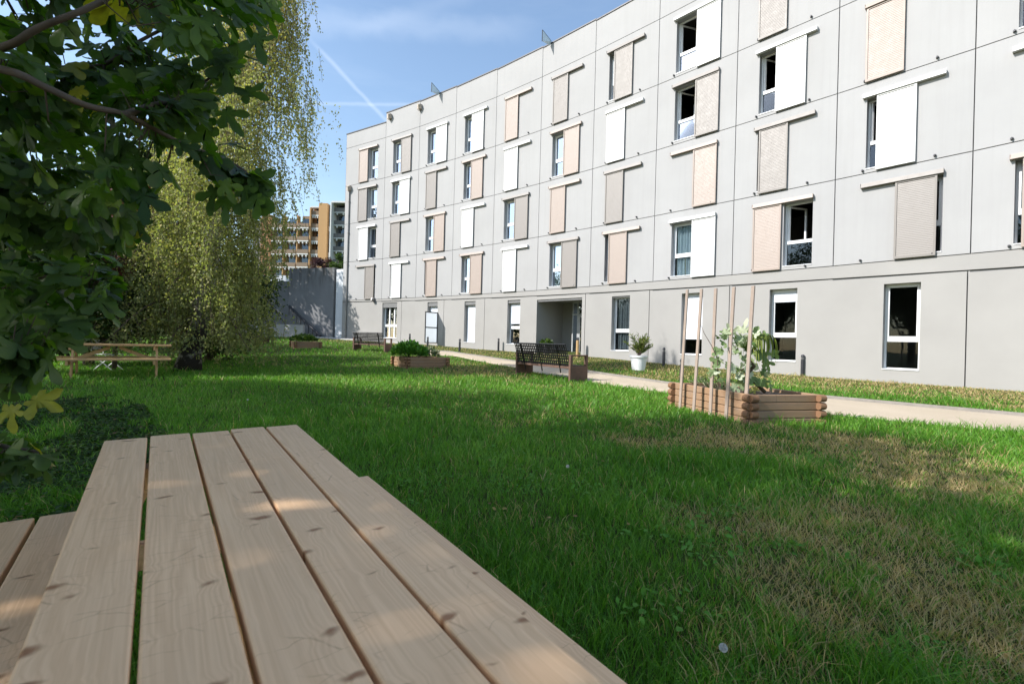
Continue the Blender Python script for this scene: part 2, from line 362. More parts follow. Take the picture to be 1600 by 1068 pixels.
for j in range(NCOL):
    L = frame(j)[3]; off = .75 if j == 0 else 0.0
    hs_all = []
    for r, tab in ROWS.items():
        side, c_, s_ = tab[j]; z0 = ZD+(r-1)*S
        h = (.79+off, 1.67+off, z0+.12, z0+2.32) if side == 'L' else (1.71+off, 2.59+off, z0+.12, z0+2.32)
        panel(wall, j, 0, L, z0, z0+S, [h]); hs_all.append(h)
        win_specs.append((j, r, h, side, c_, s_+off, off, z0))
    ztop = ZD+12.25 if j == 0 else ZD+12.93-.042*(j-1)
    ztb = ZD+12.25 if j == 0 else ZD+12.93-.042*(j)
    panel(wall, j, 0, L, ZT, ztb)
    holed(back, j, 0, L, ZD-.6, ztb-.02, hs_all, -.05)
    for h in hs_all:
        cx = (h[0]+h[1])/2
        holed(rooms, j, h[0]-.7, h[1]+.7, h[2]-.3, h[3]+.3, [h], -.302)
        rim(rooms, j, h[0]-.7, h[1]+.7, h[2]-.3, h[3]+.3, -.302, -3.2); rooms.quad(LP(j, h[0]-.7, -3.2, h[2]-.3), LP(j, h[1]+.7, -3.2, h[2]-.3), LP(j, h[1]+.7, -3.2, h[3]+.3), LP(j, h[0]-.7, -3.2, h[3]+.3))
# band between ground floor and first floor, continuous
def zb(c): return ZD-.10-.034*c         # underside of the band, falls gently along the wall
for j in range(NCOL):
    L = frame(j)[3]; g = .0
    a, b = zb(j), zb(j+1)
    wallg.quad(LP(j, 0, 0, a), LP(j, L, 0, b), LP(j, L, 0, ZD-.013), LP(j, 0, 0, ZD-.013))
    wallg.quad(LP(j, 0, 0, a), LP(j, 0, -.06, a), LP(j, L, -.06, b), LP(j, L, 0, b))
    wallg.quad(LP(j, 0, 0, ZD-.013), LP(j, L, 0, ZD-.013), LP(j, L, -.06, ZD-.013), LP(j, 0, -.06, ZD-.013))
# ground floor openings: (cell, s0, s1, ztop, zbottom) relative to first floor level
def gz(c): return -.34-.05*(c-2.4)
GF = {0: [(3.48, 4.04, None)], }
gfw = []   # (j, s0, s1, zt, zb, kind)
def add_gf(j, s0, s1, h_, kind, c=0):
    c = j+s0/3.25; gfw.append((j, s0, s1, ZD+gz(c), ZD+gz(c)-h_, kind))
add_gf(1, .10, 1.55, 2.42, 'french'); add_gf(2, 1.15, 2.05, 2.55, 'blindfull'); add_gf(3, 1.13, 2.02, 2.45, 'blindfull'); add_gf(4, 1.22, 2.13, 2.42, 'blindhalf')
add_gf(6, 1.25, 2.17, 2.48, 'dark'); add_gf(7, 1.30, 2.17, 2.48, 'blind3q'); add_gf(8, 1.32, 2.19, 2.53, 'blind1q'); add_gf(9, 1.32, 2.17, 2.58, 'dark2')
add_gf(10, 1.32, 2.17, 2.58, 'dark'); add_gf(11, 1.32, 2.17, 2.58, 'blindhalf'); add_gf(12, 1.32, 2.17, 2.58, 'dark')
gfj = [(0, 0), (1, 1.98), (2, 2.60), (3, 2.74), (5, 3.05), (6, 3.11), (7, 3.18), (9, .01), (9, 3.13)]   # vertical joints as (cell, s)
porch = (5, .03, 2.86)     # opening cells
for j in range(NCOL):
    L = frame(j)[3]
    zbot = min(T(*F[j]), T(*F[j+1]))-.5
    top = zb(j+1)-.035
    holes = [(s0, s1, z0, z1) for (jj, s0, s1, z1, z0, k) in gfw if jj == j]
    if j == 5: holes.append((.03, 2.86, zbot, ZD-.50)); rimless = True
    js = sorted(s for jj, s in gfj if jj == j) if j < 10 else [3.0]
    edges = [0]+[s for s in js if .05 < s < L-.02]+[L]
    for a, b in zip(edges, edges[1:]):
        g0 = .014 if a > 0 else 0; g1 = .014 if b < L else 0
        hh = [h for h in holes if h[0] >= a-.01 and h[1] <= b+.01]
        holed(wallg, j, a+g0, b-g1, zbot, top, hh, -.004)
        for h in hh:
            if h[2] == zbot: continue
            rim(wallg, j, *h, -.004, -.34)
        for s_, gg in ((a+g0, g0), (b-g1, g1)):
            if gg: wallg.quad(LP(j, s_, -.004, zbot), LP(j, s_, -.06, zbot), LP(j, s_, -.06, top), LP(j, s_, -.004, top))
    holed(back, j, 0, L, zbot, ZD-.6, [(h[0], h[1], h[2], min(h[3], ZD-.6)) for h in holes], -.062)
    holed(back, j, 0, L, ZD-.6, ZD, [(h[0], h[1], ZD-.6, h[3]) for h in holes if h[3] > ZD-.6], -.062)
    for h in holes:
        if h[2] == zbot: continue
        A_ = (h[0]-.5, h[1]+.5, h[2]-.1, h[3]+.2)
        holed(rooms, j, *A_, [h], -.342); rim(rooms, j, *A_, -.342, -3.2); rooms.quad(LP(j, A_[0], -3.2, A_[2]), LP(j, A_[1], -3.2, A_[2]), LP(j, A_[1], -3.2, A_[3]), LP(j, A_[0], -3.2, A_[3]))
# porch recess
pz = T(*F[5])-.02; pt = ZD-.50
wallg.quad(LP(5, .03, -.004, pz-.4), LP(5, .03, -2.3, pz-.4), LP(5, .03, -2.3, pt), LP(5, .03, -.004, pt)); wallg.quad(LP(5, 2.86, -.004, pz-.4), LP(5, 2.86, -.004, pt), LP(5, 2.86, -2.3, pt), LP(5, 2.86, -2.3, pz-.4))
wallg.quad(LP(5, .03, -.004, pt), LP(5, .03, -2.3, pt), LP(5, 2.86, -2.3, pt), LP(5, 2.86, -.004, pt))
wallg.quad(LP(5, .03, .3, pz), LP(5, 2.86, .3, pz), LP(5, 2.86, -2.3, pz), LP(5, .03, -2.3, pz)); wallg.quad(LP(5, .03, -2.3, pz), LP(5, .9, -2.3, pz), LP(5, .9, -2.3, pt), LP(5, .03, -2.3, pt))
# return wall at the left corner, back and roof
A, t, n, L = frame(0)
zlo, ztp = T(*F[0])-.5, ZD+12.25
wall.quad(LP(0, 0, 0, zlo), LP(0, 0, -13, zlo), LP(0, 0, -13, ztp), LP(0, 0, 0, ztp))
# coping and roof slab
cop = MB(); roofm = MB()
for j in range(NCOL):
    L = frame(j)[3]; z = ZD+12.25 if j == 0 else ZD+12.93-.042*j
    lbox(cop, j, 0 if j else -.03, L, -.30, .035, z-.012 if j else z-.01, z+.045)
    roofm.quad(LP(j, 0, -.2, z-.5), LP(j, L, -.2, z-.5), LP(j, L, -13.5, z-.5), LP(j, 0, -13.5, z-.5))
    roofm.quad(LP(j, 0, -13.5, z), LP(j, L, -13.5, z), LP(j, L, -13.5, 0), LP(j, 0, -13.5, 0))
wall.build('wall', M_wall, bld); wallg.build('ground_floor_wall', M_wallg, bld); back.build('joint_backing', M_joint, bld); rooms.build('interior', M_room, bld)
cop.build('coping', M_metal, bld); roofm.build('roof', M_roof, bld)

def curtain(j, s0, s1, d, z0, z1, mat, par):
    mb = MB(); n_ = 26; prev = None
    for k in range(n_+1):
        s_ = s0+(s1-s0)*k/n_; dd = d+.035*math.sin(k*1.35)+.015*math.sin(k*.5); cur = (s_, dd)
        if prev: mb.quad(LP(j, prev[0], prev[1], z0), LP(j, cur[0], cur[1], z0), LP(j, cur[0], cur[1]+.01, z1), LP(j, prev[0], prev[1]+.01, z1))
        prev = cur
    o = mb.build('curtain', mat, par, smooth=True); return o
def window(j, h, split, open_=False, par=bld, dd=-.215, mull=()):
    s0, s1, z0, z1 = h; f = .055
    mb = MB(); e = .002
    lbox(mb, j, s0+e, s0+f, dd-.06, dd, z0+e, z1-e); lbox(mb, j, s1-f, s1-e, dd-.06, dd, z0+e, z1-e)
    lbox(mb, j, s0+f, s1-f, dd-.06, dd, z0+e, z0+f); lbox(mb, j, s0+f, s1-f, dd-.06, dd, z1-f, z1-e)
    lbox(mb, j, s0+f, s1-f, dd-.062, dd+.012, split-.055, split+.055)
    for mm in mull: lbox(mb, j, mm-.045, mm+.045, dd-.058, dd+.008, z0+f, z1-f)
    # sill, slopes out to the wall face
    lbox(mb, j, s0+e, s1-e, dd, .02, z0+.001, z0+.028)
    o = mb.build('window', M_pvc, par)
    g = MB()
    lbox(g, j, s0+f, s1-f, dd-.04, dd-.03, z0+f, split-.055)
    if not open_: lbox(g, j, s0+f, s1-f, dd-.04, dd-.03, split+.055, z1-f)
    g.build('pane', M_glass if z0 > ZD else M_glassg, o)
    # sash frame
    sm = MB(); q = .05; a0, a1, b0, b1 = s0+f+.002, s1-f-.002, split+.057, z1-f-.002
    if not open_:
        lbox(sm, j, a0, a0+q, dd-.05, dd+.012, b0, b1); lbox(sm, j, a1-q, a1, dd-.05, dd+.012, b0, b1)
        lbox(sm, j, a0+q, a1-q, dd-.05, dd+.012, b0, b0+q); lbox(sm, j, a0+q, a1-q, dd-.05, dd+.012, b1-q, b1)
        sm.build('sash', M_pvc, o)
    else:         # leaf swung inwards, hinged on the left side
        A, t, n, L = frame(j); ang = R(62); wdt = a1-a0
        def q3(u, z, th): return (A[0]+t[0]*(a0+u*math.cos(ang))+n[0]*(dd-.06-u*math.sin(ang))+t[0]*th*math.sin(ang)-BO.x, A[1]+t[1]*(a0+u*math.cos(ang))+n[1]*(dd-.06-u*math.sin(ang))+t[1]*th*math.sin(ang)-BO.y, z-BO.z)
        def ob(u0, u1, za, zb_, m_): m_.hexa([q3(u0, za, 0), q3(u1, za, 0), q3(u1, za, .05), q3(u0, za, .05), q3(u0, zb_, 0), q3(u1, zb_, 0), q3(u1, zb_, .05), q3(u0, zb_, .05)])
        ob(0, q, b0, b1, sm); ob(wdt-q, wdt, b0, b1, sm); ob(q, wdt-q, b0, b0+q, sm); ob(q, wdt-q, b1-q, b1, sm)
        sa = sm.build('sash', M_pvc, o)
    return o
# shutter prototype (local: x along wall, y outwards, z up)
def shutter_mesh(wd, hh, mat, name):
    mb = MB(); b = .05
    mb.box(0, b, 0, .045, 0, hh); mb.box(wd-b, wd, 0, .045, 0, hh); mb.box(b, wd-b, 0, .045, 0, b+.02); mb.box(b, wd-b, 0, .045, hh-b-.02, hh)
    n_ = 42; z0, z1 = b+.02, hh-b-.02; p = (z1-z0)/n_
    for k in range(n_):
        z = z0+k*p; mb.hexa([(b, .010, z+p*.02), (wd-b, .010, z+p*.02), (wd-b, .0255, z+p*.02), (b, .0255, z+p*.02), (b, .010, z+p*.98), (wd-b, .010, z+p*.98), (wd-b, .020, z+p*.98), (b, .020, z+p*.98)])
    mb.quad((b, .008, b), (wd-b, .008, b), (wd-b, .008, hh-b), (b, .008, hh-b))
    me = bpy.data.meshes.new(name); me.from_pydata(mb.v, [], mb.f); me.materials.append(mat); return me
SH = {'w': shutter_mesh(.93, 2.32, M_white, 'white_shutter'), 't': shutter_mesh(.93, 2.32, M_taupe, 'taupe_shutter'), 'p': shutter_mesh(.93, 2.32, M_pink, 'beige_shutter')}
MC = {'w': M_white, 't': M_taupe, 'p': M_pink}; CN = {'w': 'white slatted sliding shutter', 't': 'taupe slatted sliding shutter', 'p': 'pale beige slatted sliding shutter'}
def rail_mesh(mat, name):
    mb = MB(); mb.hexa([(0, 0, 0), (1.9, 0, 0), (1.9, .13, 0), (0, .13, 0), (0, 0, .125), (1.9, 0, .125), (1.9, .10, .125), (0, .10, .125)])
    mb.box(-.006, 0, 0, .135, -.004, .127); mb.box(1.9, 1.906, 0, .135, -.004, .127)
    me = bpy.data.meshes.new(name); me.from_pydata(mb.v, [], mb.f); me.materials.append(mat); return me
RL = {k: rail_mesh(MC[k], 'shutter_rail') for k in MC}
def stud_mesh():
    mb = MB(); mb.box(-.03, .03, 0, .05, -.02, .02); mb.box(-.012, .012, .05, .09, -.03, .02); me = bpy.data.meshes.new('guide_stud'); me.from_pydata(mb.v, [], mb.f); me.materials.append(M_metal); return me
ST = stud_mesh()
def place_local(name, me, j, s_, d, z):
    o = bpy.data.objects.new(name, me); col.objects.link(o); o.parent = bld; A, t, n, L = frame(j)
    M = Matrix.Identity(4)
    for i in range(2): M[i][0] = t[i]; M[i][1] = n[i]
    # t x n orientation is mirrored, so flip x locally
    p = LP(j, s_, d, z); M[0][3], M[1][3], M[2][3] = p
    o.matrix_local = M; return o
# mirror-safe: build with local frame (t, n, z); determinant is -1, so use rotation of the mirrored mesh instead
def unmirror(me):
    for v in me.vertices: v.co.y = -v.co.y
    me.flip_normals()
for k in SH: unmirror(SH[k])
for k in RL: unmirror(RL[k])
unmirror(ST)
def place(name, me, j, s_, d, z):
    o = bpy.data.objects.new(name, me); col.objects.link(o); o.parent = bld; A, t, n, L = frame(j)
    o.location = LP(j, s_, d, z); o.rotation_euler = (0, 0, math.atan2(t[1], t[0])); return o
for (j, r, h, side, c_, s_, off, z0) in win_specs:
    if j > 11: continue
    op = (j, r) in opened
    o = window(j, h, z0+.98, op)
    if (j, r) in curt: curtain(j, h[0]+.12, h[1]-.05, -.34, h[2]+.05, h[3]-.03, curt[(j, r)], o)
    if (j, r) == (7, 1): curtain(j, h[0]+.45, h[1]-.05, -.38, h[2]+.05, z0+.95, M_fabric_y, o)
    sh = place('shutter', SH[c_], j, s_, .045, z0+.035); sh['label'] = CN[c_]
    rl = place('shutter_rail', RL[c_], j, .70+off, .003, z0+2.335)
    place('guide_stud', ST, j, .72+off, 0, z0+.10); place('guide_stud', ST, j, 2.40+off, 0, z0+.10)
M_blind = simple('white_blind', (.66, .70, .76), .6, var=.03, bump=.02)
for (j, s0, s1, z1, z0, k) in gfw:
    if k == 'french':
        h = (s0, s1, z0, z1); o = window(j, h, z0+.84, False, mull=(s0+(s1-s0)*.36, s0+(s1-s0)*.69)); o['label'] = 'three bay white french window'
    elif k in ('dark', 'dark2', 'blindhalf', 'blind3q', 'blind1q', 'blindfull'):
        h = (s0, s1, z0, z1); o = window(j, h, z0+.90, False, dd=-.25)
        fr_ = {'dark': 0, 'dark2': .0, 'blindhalf': .52, 'blind3q': .74, 'blind1q': .16, 'blindfull': .985}[k]
        bb = MB(); lbox(bb, j, s0+.03, s1-.03, -.235, -.20, z1-.10, z1-.003); 
        bb.build('blind_box', M_pvc, o)
        if fr_:
            b2 = MB(); zz = z1-.10; st = .05
            while zz > z1-(z1-z0)*fr_:
                lbox(b2, j, s0+.05, s1-.05, -.232, -.218, zz-st+.004, zz); zz -= st
            b2.build('roller_blind', M_blind, o)
    if k == 'dark' and j == 6: curtain(j, s0+.15, s1-.06, -.38, z0+.08, z1-.1, M_fabric_d, o)
# porch door
M_alu = simple('grey_door_frame', (.45, .46, .47), .4, .3)
pd = MB(); dd = -1.9
lbox(pd, 5, .95, 1.02, dd-.06, dd, pz, pt); lbox(pd, 5, 1.28, 1.36, dd-.06, dd, pz, pt); lbox(pd, 5, 2.30, 2.38, dd-.06, dd, pz, pt); lbox(pd, 5, 2.79, 2.86, dd-.06, dd, pz, pt); lbox(pd, 5, .95, 2.86, dd-.065, dd+.01, pz+2.1, pz+2.18); lbox(pd, 5, 1.02, 2.79, dd-.062, dd+.004, pt-.07, pt-.003)
door = pd.build('door_frame', M_alu, bld)
dl = MB(); lbox(dl, 5, 1.37, 1.47, dd-.05, dd+.006, pz+.02, pz+2.09); lbox(dl, 5, 2.19, 2.29, dd-.05, dd+.006, pz+.02, pz+2.09); lbox(dl, 5, 1.47, 2.19, dd-.05, dd+.006, pz+.02, pz+.14); lbox(dl, 5, 1.47, 2.19, dd-.05, dd+.006, pz+1.99, pz+2.09)
dl = dl.build('door', M_alu, bld)
g = MB(); lbox(g, 5, 1.47, 2.19, dd-.03, dd-.02, pz+.14, pz+1.99); g.build('pane', M_glassd, dl)
g = MB(); lbox(g, 5, 2.12, 2.16, dd+.006, dd+.06, pz+.7, pz+1.4); g.build('handle', M_metal, dl)
g = MB(); lbox(g, 5, 1.62, 1.95, dd-.019, dd-.016, pz+1.25, pz+1.62); g.build('notice', simple('paper', (.7, .72, .75), .8, var=.02), dl)
g = MB(); lbox(g, 5, 1.02, 1.28, dd-.03, dd-.02, pz+.02, pt-.07); lbox(g, 5, 2.38, 2.79, dd-.03, dd-.02, pz+.02, pt-.07); lbox(g, 5, 1.36, 2.30, dd-.03, dd-.02, pz+2.18, pt-.07); g.build('pane', M_glassd, door)
rb = MB(); rb.quad(LP(5, .5, -5, pz), LP(5, 3.2, -5, pz), LP(5, 3.2, -5, pt), LP(5, .5, -5, pt)); rb.quad(LP(5, .5, -2.3, pz), LP(5, .5, -5, pz), LP(5, .5, -5, pt), LP(5, .5, -2.3, pt)); rb.quad(LP(5, 3.2, -2.3, pz), LP(5, 3.2, -5, pz), LP(5, 3.2, -5, pt), LP(5, 3.2, -2.3, pt))
rb.quad(LP(5, .5, -2.3, pt), LP(5, 3.2, -2.3, pt), LP(5, 3.2, -5, pt), LP(5, .5, -5, pt)); rb.quad(LP(5, .5, -2.0, pz+.001), LP(5, 3.2, -2.0, pz+.001), LP(5, 3.2, -5, pz+.001), LP(5, .5, -5, pz+.001))
rb.build('hallway', M_room, bld)
# door leaf standing open at the third ground floor bay (white panels in a dark frame)
od = MB(); dp = MB(); j = 2; sH = 2.08; zt, zbm = ZD-1.0, ZD-2.93
def dbox(mb, d0, d1, z0, z1, th=.02): lbox(mb, j, sH-th, sH+th, d0, d1, z0, z1)
dbox(od, .0, .05, zbm, zt); dbox(od, 1.0, 1.05, zbm, zt); dbox(od, .05, 1.0, zt-.05, zt); dbox(od, .05, 1.0, zbm, zbm+.05); dbox(od, .05, 1.0, (zt+zbm)/2-.025, (zt+zbm)/2+.025)
odo = od.build('door', M_metal, bld); odo['label'] = 'white panel door standing open in a dark frame'

for za_, zb_ in ((zbm+.05, (zt+zbm)/2-.025), ((zt+zbm)/2+.025, zt-.05)): dp.quad(LP(2, sH, .05, za_), LP(2, sH, 1.0, za_), LP(2, sH, 1.0, zb_), LP(2, sH, .05, zb_))
tt_ = NT('frosted_panel'); a1_ = tt_.new('ShaderNodeBsdfTranslucent'); a1_.inputs[0].default_value = (.86, .92, 1, 1); a2_ = tt_.new('ShaderNodeBsdfDiffuse'); tt_.set(a2_, 'Color', tt_.mix(tt_.noise(tt_.coord(), 3), (.74, .78, .82), (.82, .85, .88)))
ms_ = tt_.new('ShaderNodeMixShader'); ms_.inputs[0].default_value = .5; tt_.l.new(a1_.outputs[0], ms_.inputs[1]); tt_.l.new(a2_.outputs[0], ms_.inputs[2]); tt_.l.new(ms_.outputs[0], tt_.out.inputs[0])
dp.build('panel', tt_.m, odo)
# rainwater pipes, outlets, lamp
mb = MB(); mb.tube([LP(0, .50, .07, ZD+7.95), LP(0, .50, .07, T(*F[0])-.1)], .05, 10); 
for q in range(5): lbox(mb, 0, .43, .57, .0, .13, ZD+7.2-q*2.3, ZD+7.25-q*2.3)
mb.build('drainpipe', M_zinc, bld, smooth=False)
for (j, s_, z) in ((0, .55, ZD+8.25), (1, .45, ZD+12.58), (2, .05, ZD+12.5)):
    mb = MB(); lbox(mb, j, s_-.16, s_+.12, .0, .2, z-.22, z+.1); mb.tube([LP(j, s_, .1, z+.05), LP(j, s_+.05, .22, z+.0), LP(j, s_-.03, .14, z-.32)], [.11, .1, .06], 10); mb.build('rain_outlet', M_terra, bld, bevel=.02)
mb = MB(); lbox(mb, 0, 3.28, 3.40, 0, .16, ZD-.22, ZD+.12); mb.tube([LP(0, 3.34, .17, ZD+.02), LP(0, 3.34, .26, ZD-.1)], [.1, .06], 10); mb.build('wall_lamp', M_zinc, bld)
# triangular glass screens on the roof edge
for (j, s_) in ((2, 1.62), (5, .42)):
    z = ZD+12.93-.042*j; mb = MB(); q = MB()
    A3 = LP(j, s_, .6, z-.12); B3 = LP(j, s_, .6, z+.45); C3 = LP(j, s_+.15, .04, z+.08); D3 = LP(j, s_+.05, .04, z-.1)
    mb.tube([A3, B3], .02, 6); mb.tube([B3, C3], .02, 6); 
    fr = mb.build('roof_screen', M_metal, bld)
    q.poly([A3, B3, C3, D3]); qo = q.build('screen_glass', simple('frosted_glass', (.55, .65, .74), .3, var=.05), fr); sm_ = qo.modifiers.new('s', 'SOLIDIFY'); sm_.thickness = .012

# pale pavement strip at the foot of the left part of the facade
def pave_mat():
    t = NT('pavement'); v = t.coord(); return t.pbr(t.mix(t.noise(v, 3, 6), (.36, .35, .33), (.46, .45, .43)), .9, 0, t.bump(t.noise(v, 50, 4), .3, .005), .2)
M_pave = pave_mat()
mb = MB(); sp = [(-22, 36.2), (-17, 35.6), (-12.9, 33.9), (-9.3, 31.7), (-6.6, 29.9)]; wdt = [1.4, 1.2, 1.0, .8, .5]
for (a, b, w0, w1) in zip(sp, sp[1:], wdt, wdt[1:]):
    mb.hexa([(a[0], a[1]-w0, T(a[0], a[1]-w0)-.2), (b[0], b[1]-w1, T(b[0], b[1]-w1)-.2), (b[0], b[1]+.1, T(*b)-.2), (a[0], a[1]+.1, T(*a)-.2), (a[0], a[1]-w0, T(a[0], a[1]-w0)+.07), (b[0], b[1]-w1, T(b[0], b[1]-w1)+.07), (b[0], b[1]+.1, T(*b)+.07), (a[0], a[1]+.1, T(*a)+.07)])
tag(mb.build('pavement', M_pave), kind='structure')

# ------------------------------------------------------------------ retaining wall, low wall, stairs rail, far block
def oldwall_mat():
    t = NT('weathered_concrete'); v = t.coord(); st = t.noise(t.mapping(v, (3, 3, .35)), 1.2, 7, .7); a = t.noise(v, .5, 6)
    z = t.new('ShaderNodeSeparateXYZ'); t.set(z, 0, v)
    c = t.mix(t.rng(a, .3, .7), (.19, .19, .195), (.25, .25, .255)); top = t.math('MULTIPLY', t.rng(z.outputs['Z'], 3.0, 5.4, 0, 1, True), t.rng(st, .35, .62))
    c = t.mix(top, c, (.07, .068, .062)); c = t.mix(t.rng(st, .6, .8, 0, .35), c, (.16, .16, .155))
    return t.pbr(c, .95, 0, t.bump(t.noise(v, 12, 6), .4, .02), .15)
M_old = oldwall_mat()
rw = empty('retaining_wall', (-16, 36, 1.1), label='tall weathered grey concrete retaining wall beside the residence corner', cat='wall')
mb = MB()
x0 = W(453, 420, 37).x+16; x1 = W(525.5, 420, 36).x+16; zt = W(490, 419.5, 36.5).z-1.1
mb.hexa([(x0, .9, -.6), (x1, -.4, -.6), (x1+.2, .2, -.6), (x0+.2, 1.5, -.6), (x0, .9, zt), (x1, -.4, zt), (x1+.2, .2, zt), (x0+.2, 1.5, zt)]); mb.build('wall_panel', M_old, rw)
mb = MB(); zl = W(430, 441, 38).z-1.1; mb.hexa([(x0-16, 3.2, -.6), (x0-.05, 1.05, -.6), (x0-.05, 1.7, -.6), (x0-16, 3.9, -.6), (x0-16, 3.2, zl), (x0-.05, 1.05, zl), (x0-.05, 1.7, zl), (x0-16, 3.9, zl)]); mb.build('lower_wall', M_old, rw)
mb = MB(); p0 = W(452, 478, 36.2)-rw.location; p1 = W(501, 525, 35.2)-rw.location
mb.tube([p0, p1], .10, 8); 
for k in range(9):
    q = p0.lerp(p1, k/8); mb.tube([q, q-Vector((0, 0, min(.7, q.z+.5)))], .03, 6)
mb.build('stair_rail', M_metal, rw)
# white end wall next to the corner
ew = MB(); xa, xb = W(526, 420, 35.6).x, W(538, 420, 35).x; ew.hexa([(xa, 35.6, .4), (xb+.6, 35.0, .4), (xb+.6, 35.3, .4), (xa, 35.9, .4), (xa, 35.6, zt+.95), (xb+.6, 35.0, zt+.95), (xb+.6, 35.3, zt+.95), (xa, 35.9, zt+.95)])
o = ew.build('white_wall', simple('white_render', (.66, .68, .70), .8, var=.04, scale=1)); tag(o, 'narrow white rendered wall between the grey retaining wall and the residence', 'wall')
lw = MB(); xa, xb = W(372, 507, 34.5).x, W(472, 507, 34).x; ztl = W(440, 506.5, 34.3).z; lw.hexa([(xa, 34.9, .5), (xb, 34.2, .5), (xb, 34.5, .5), (xa, 35.2, .5), (xa, 34.9, ztl), (xb, 34.2, ztl), (xb, 34.5, ztl), (xa, 35.2, ztl)])
o = lw.build('low_wall', simple('pale_concrete', (.38, .37, .35), .9, var=.06, scale=1)); tag(o, 'low pale concrete wall in front of the tall grey wall, behind the birch', 'wall')
# small shed roof / white canopy seen over the lower wall
cb = empty('canopy', tuple(W(425, 438, 39)), label='white flat canopy roof showing above the lower part of the grey wall', cat='canopy')
mb = MB(); mb.box(-4.2, 1.4, -.5, 2.5, -.1, .38); mb.build('roof', simple('white_sheet', (.72, .76, .8), .4, var=.03), cb)
mb = MB()
for x in (-4, 1.2):
    for y in (-.3, 2.3): mb.tube([(x, y, -.1), (x, y, -5)], .06, 8)
mb.build('post', M_metal, cb)

M_orange = simple('ochre_render', (.45, .27, .12), .85, var=.06, scale=.2); M_brown = simple('brown_render', (.30, .15, .07), .85, var=.08, scale=.2)
M_tan = simple('tan_render', (.22, .16, .11), .85, var=.08, scale=.2)
M_dgrey = simple('grey_render', (.16, .155, .15), .85, var=.08, scale=.2); M_slab = simple('balcony_white', (.62, .62, .60), .7, var=.04); M_win = glass_mat('far_glass', (.3, .34, .36), 1.4)
fb = empty('apartment_block', (-42, 100, 0), label='distant ochre and grey apartment block with rows of balconies', cat='building')
FB = fb.location; K = 100/FPX
def fx(px): return W(px, 420, 100).x-FB.x
def fz(px, py): return W(px, py, 100).z-FB.z
mb = MB(); mb.box(fx(404), fx(470), .3, 14, 0, fz(430, 345)); mb.box(fx(470), fx(485), .2, 14, 0, fz(470, 337)); mb.build('wall', M_tan, fb)
mb = MB(); mb.box(fx(485), fx(497.4), .9, 14, 0, fz(490, 323.5)); mb.build('wall', M_brown, fb)
mb = MB(); mb.box(fx(497.5), fx(511), -.6, 14, 0, fz(505, 318.5)); mb.build('stair_tower', M_orange, fb)
mb = MB(); mb.box(fx(511.1), fx(517.5), .4, 14, 0, fz(514, 320)); mb.box(fx(517.6), fx(600), 1.6, 14, 0, fz(530, 318)); mb.build('wall', M_dgrey, fb)
mb = MB(); mb.box(fx(410), fx(425.5), -.8, 14, 0, fz(418, 337)); mb.build('tower', M_brown, fb)
mb = MB(); mb.box(fx(390), fx(409.8), 1, 14, 0, fz(400, 343)); mb.build('wall', M_dgrey, fb)
mb = MB(); mb.box(fx(517.6), fx(600), -.8, 14.2, fz(530, 318.2), fz(530, 315.7)); mb.box(fx(484.5), fx(497.4), -.4, 14.2, fz(490, 325), fz(490, 323)); mb.build('roof', M_slab, fb)
mb = MB()
mb.box(fx(517.6), fx(519.3), -1.4, 1.6, 0, fz(518, 318.3)); mb.build('fin', M_slab, fb)
mb = MB()
for xx in (484.6, 465, 444): mb.box(fx(xx), fx(xx+1.8), -1.0, .3, 0, fz(xx, 326 if xx > 480 else 338))
mb.build('fin', M_orange, fb)
for k in range(8):
    for (a, b, y0, ztop) in ((519.4, 548, 1.6, 331.5), (486.6, 497.3, .9, 337.5), (467, 484.4, .2, 358), (446, 464.8, .3, 358), (427, 443.8, .3, 358)):
        y = ztop+k*20.2; 
        if y > 440: continue
        z = fz((a+b)/2, y)
        mb = MB(); mb.box(fx(a), fx(b), y0-1.5, y0-.02, z-.12, z+.10); 
        nn = 3
        for q in range(nn):
            xx = fx(a)+(fx(b)-fx(a))*(q+.5)/nn; mb.box(xx-.12, xx+.12, y0-1.45, y0-1.2, z-.55, z-.121)
        bo = mb.build('balcony', M_slab, fb)
        mb = MB(); mb.box(fx(a), fx(b), y0-1.5, y0-1.45, z+.101, z+1.0); mb.build('railing', M_dgrey if a > 515 else M_tan, bo)
        mb = MB(); mb.box(fx(a)+.5, fx(b)-.6 if a < 515 else fx(540), y0-.03, y0-.005, z+1.0, z+2.3); mb.build('window', M_win, fb)
    zz = fz(514, 347+k*20.2)
    if 347+k*20.2 < 430:
        mb = MB(); mb.box(fx(511.8), fx(516.8), .36, .39, zz-.7, zz+.8); mb.build('window', M_win, fb)
        mb = MB(); mb.box(fx(511.2), fx(517.4), .30, .35, zz+.9, zz+1.9); mb.build('spandrel', M_slab if k % 2 else M_dgrey, fb)

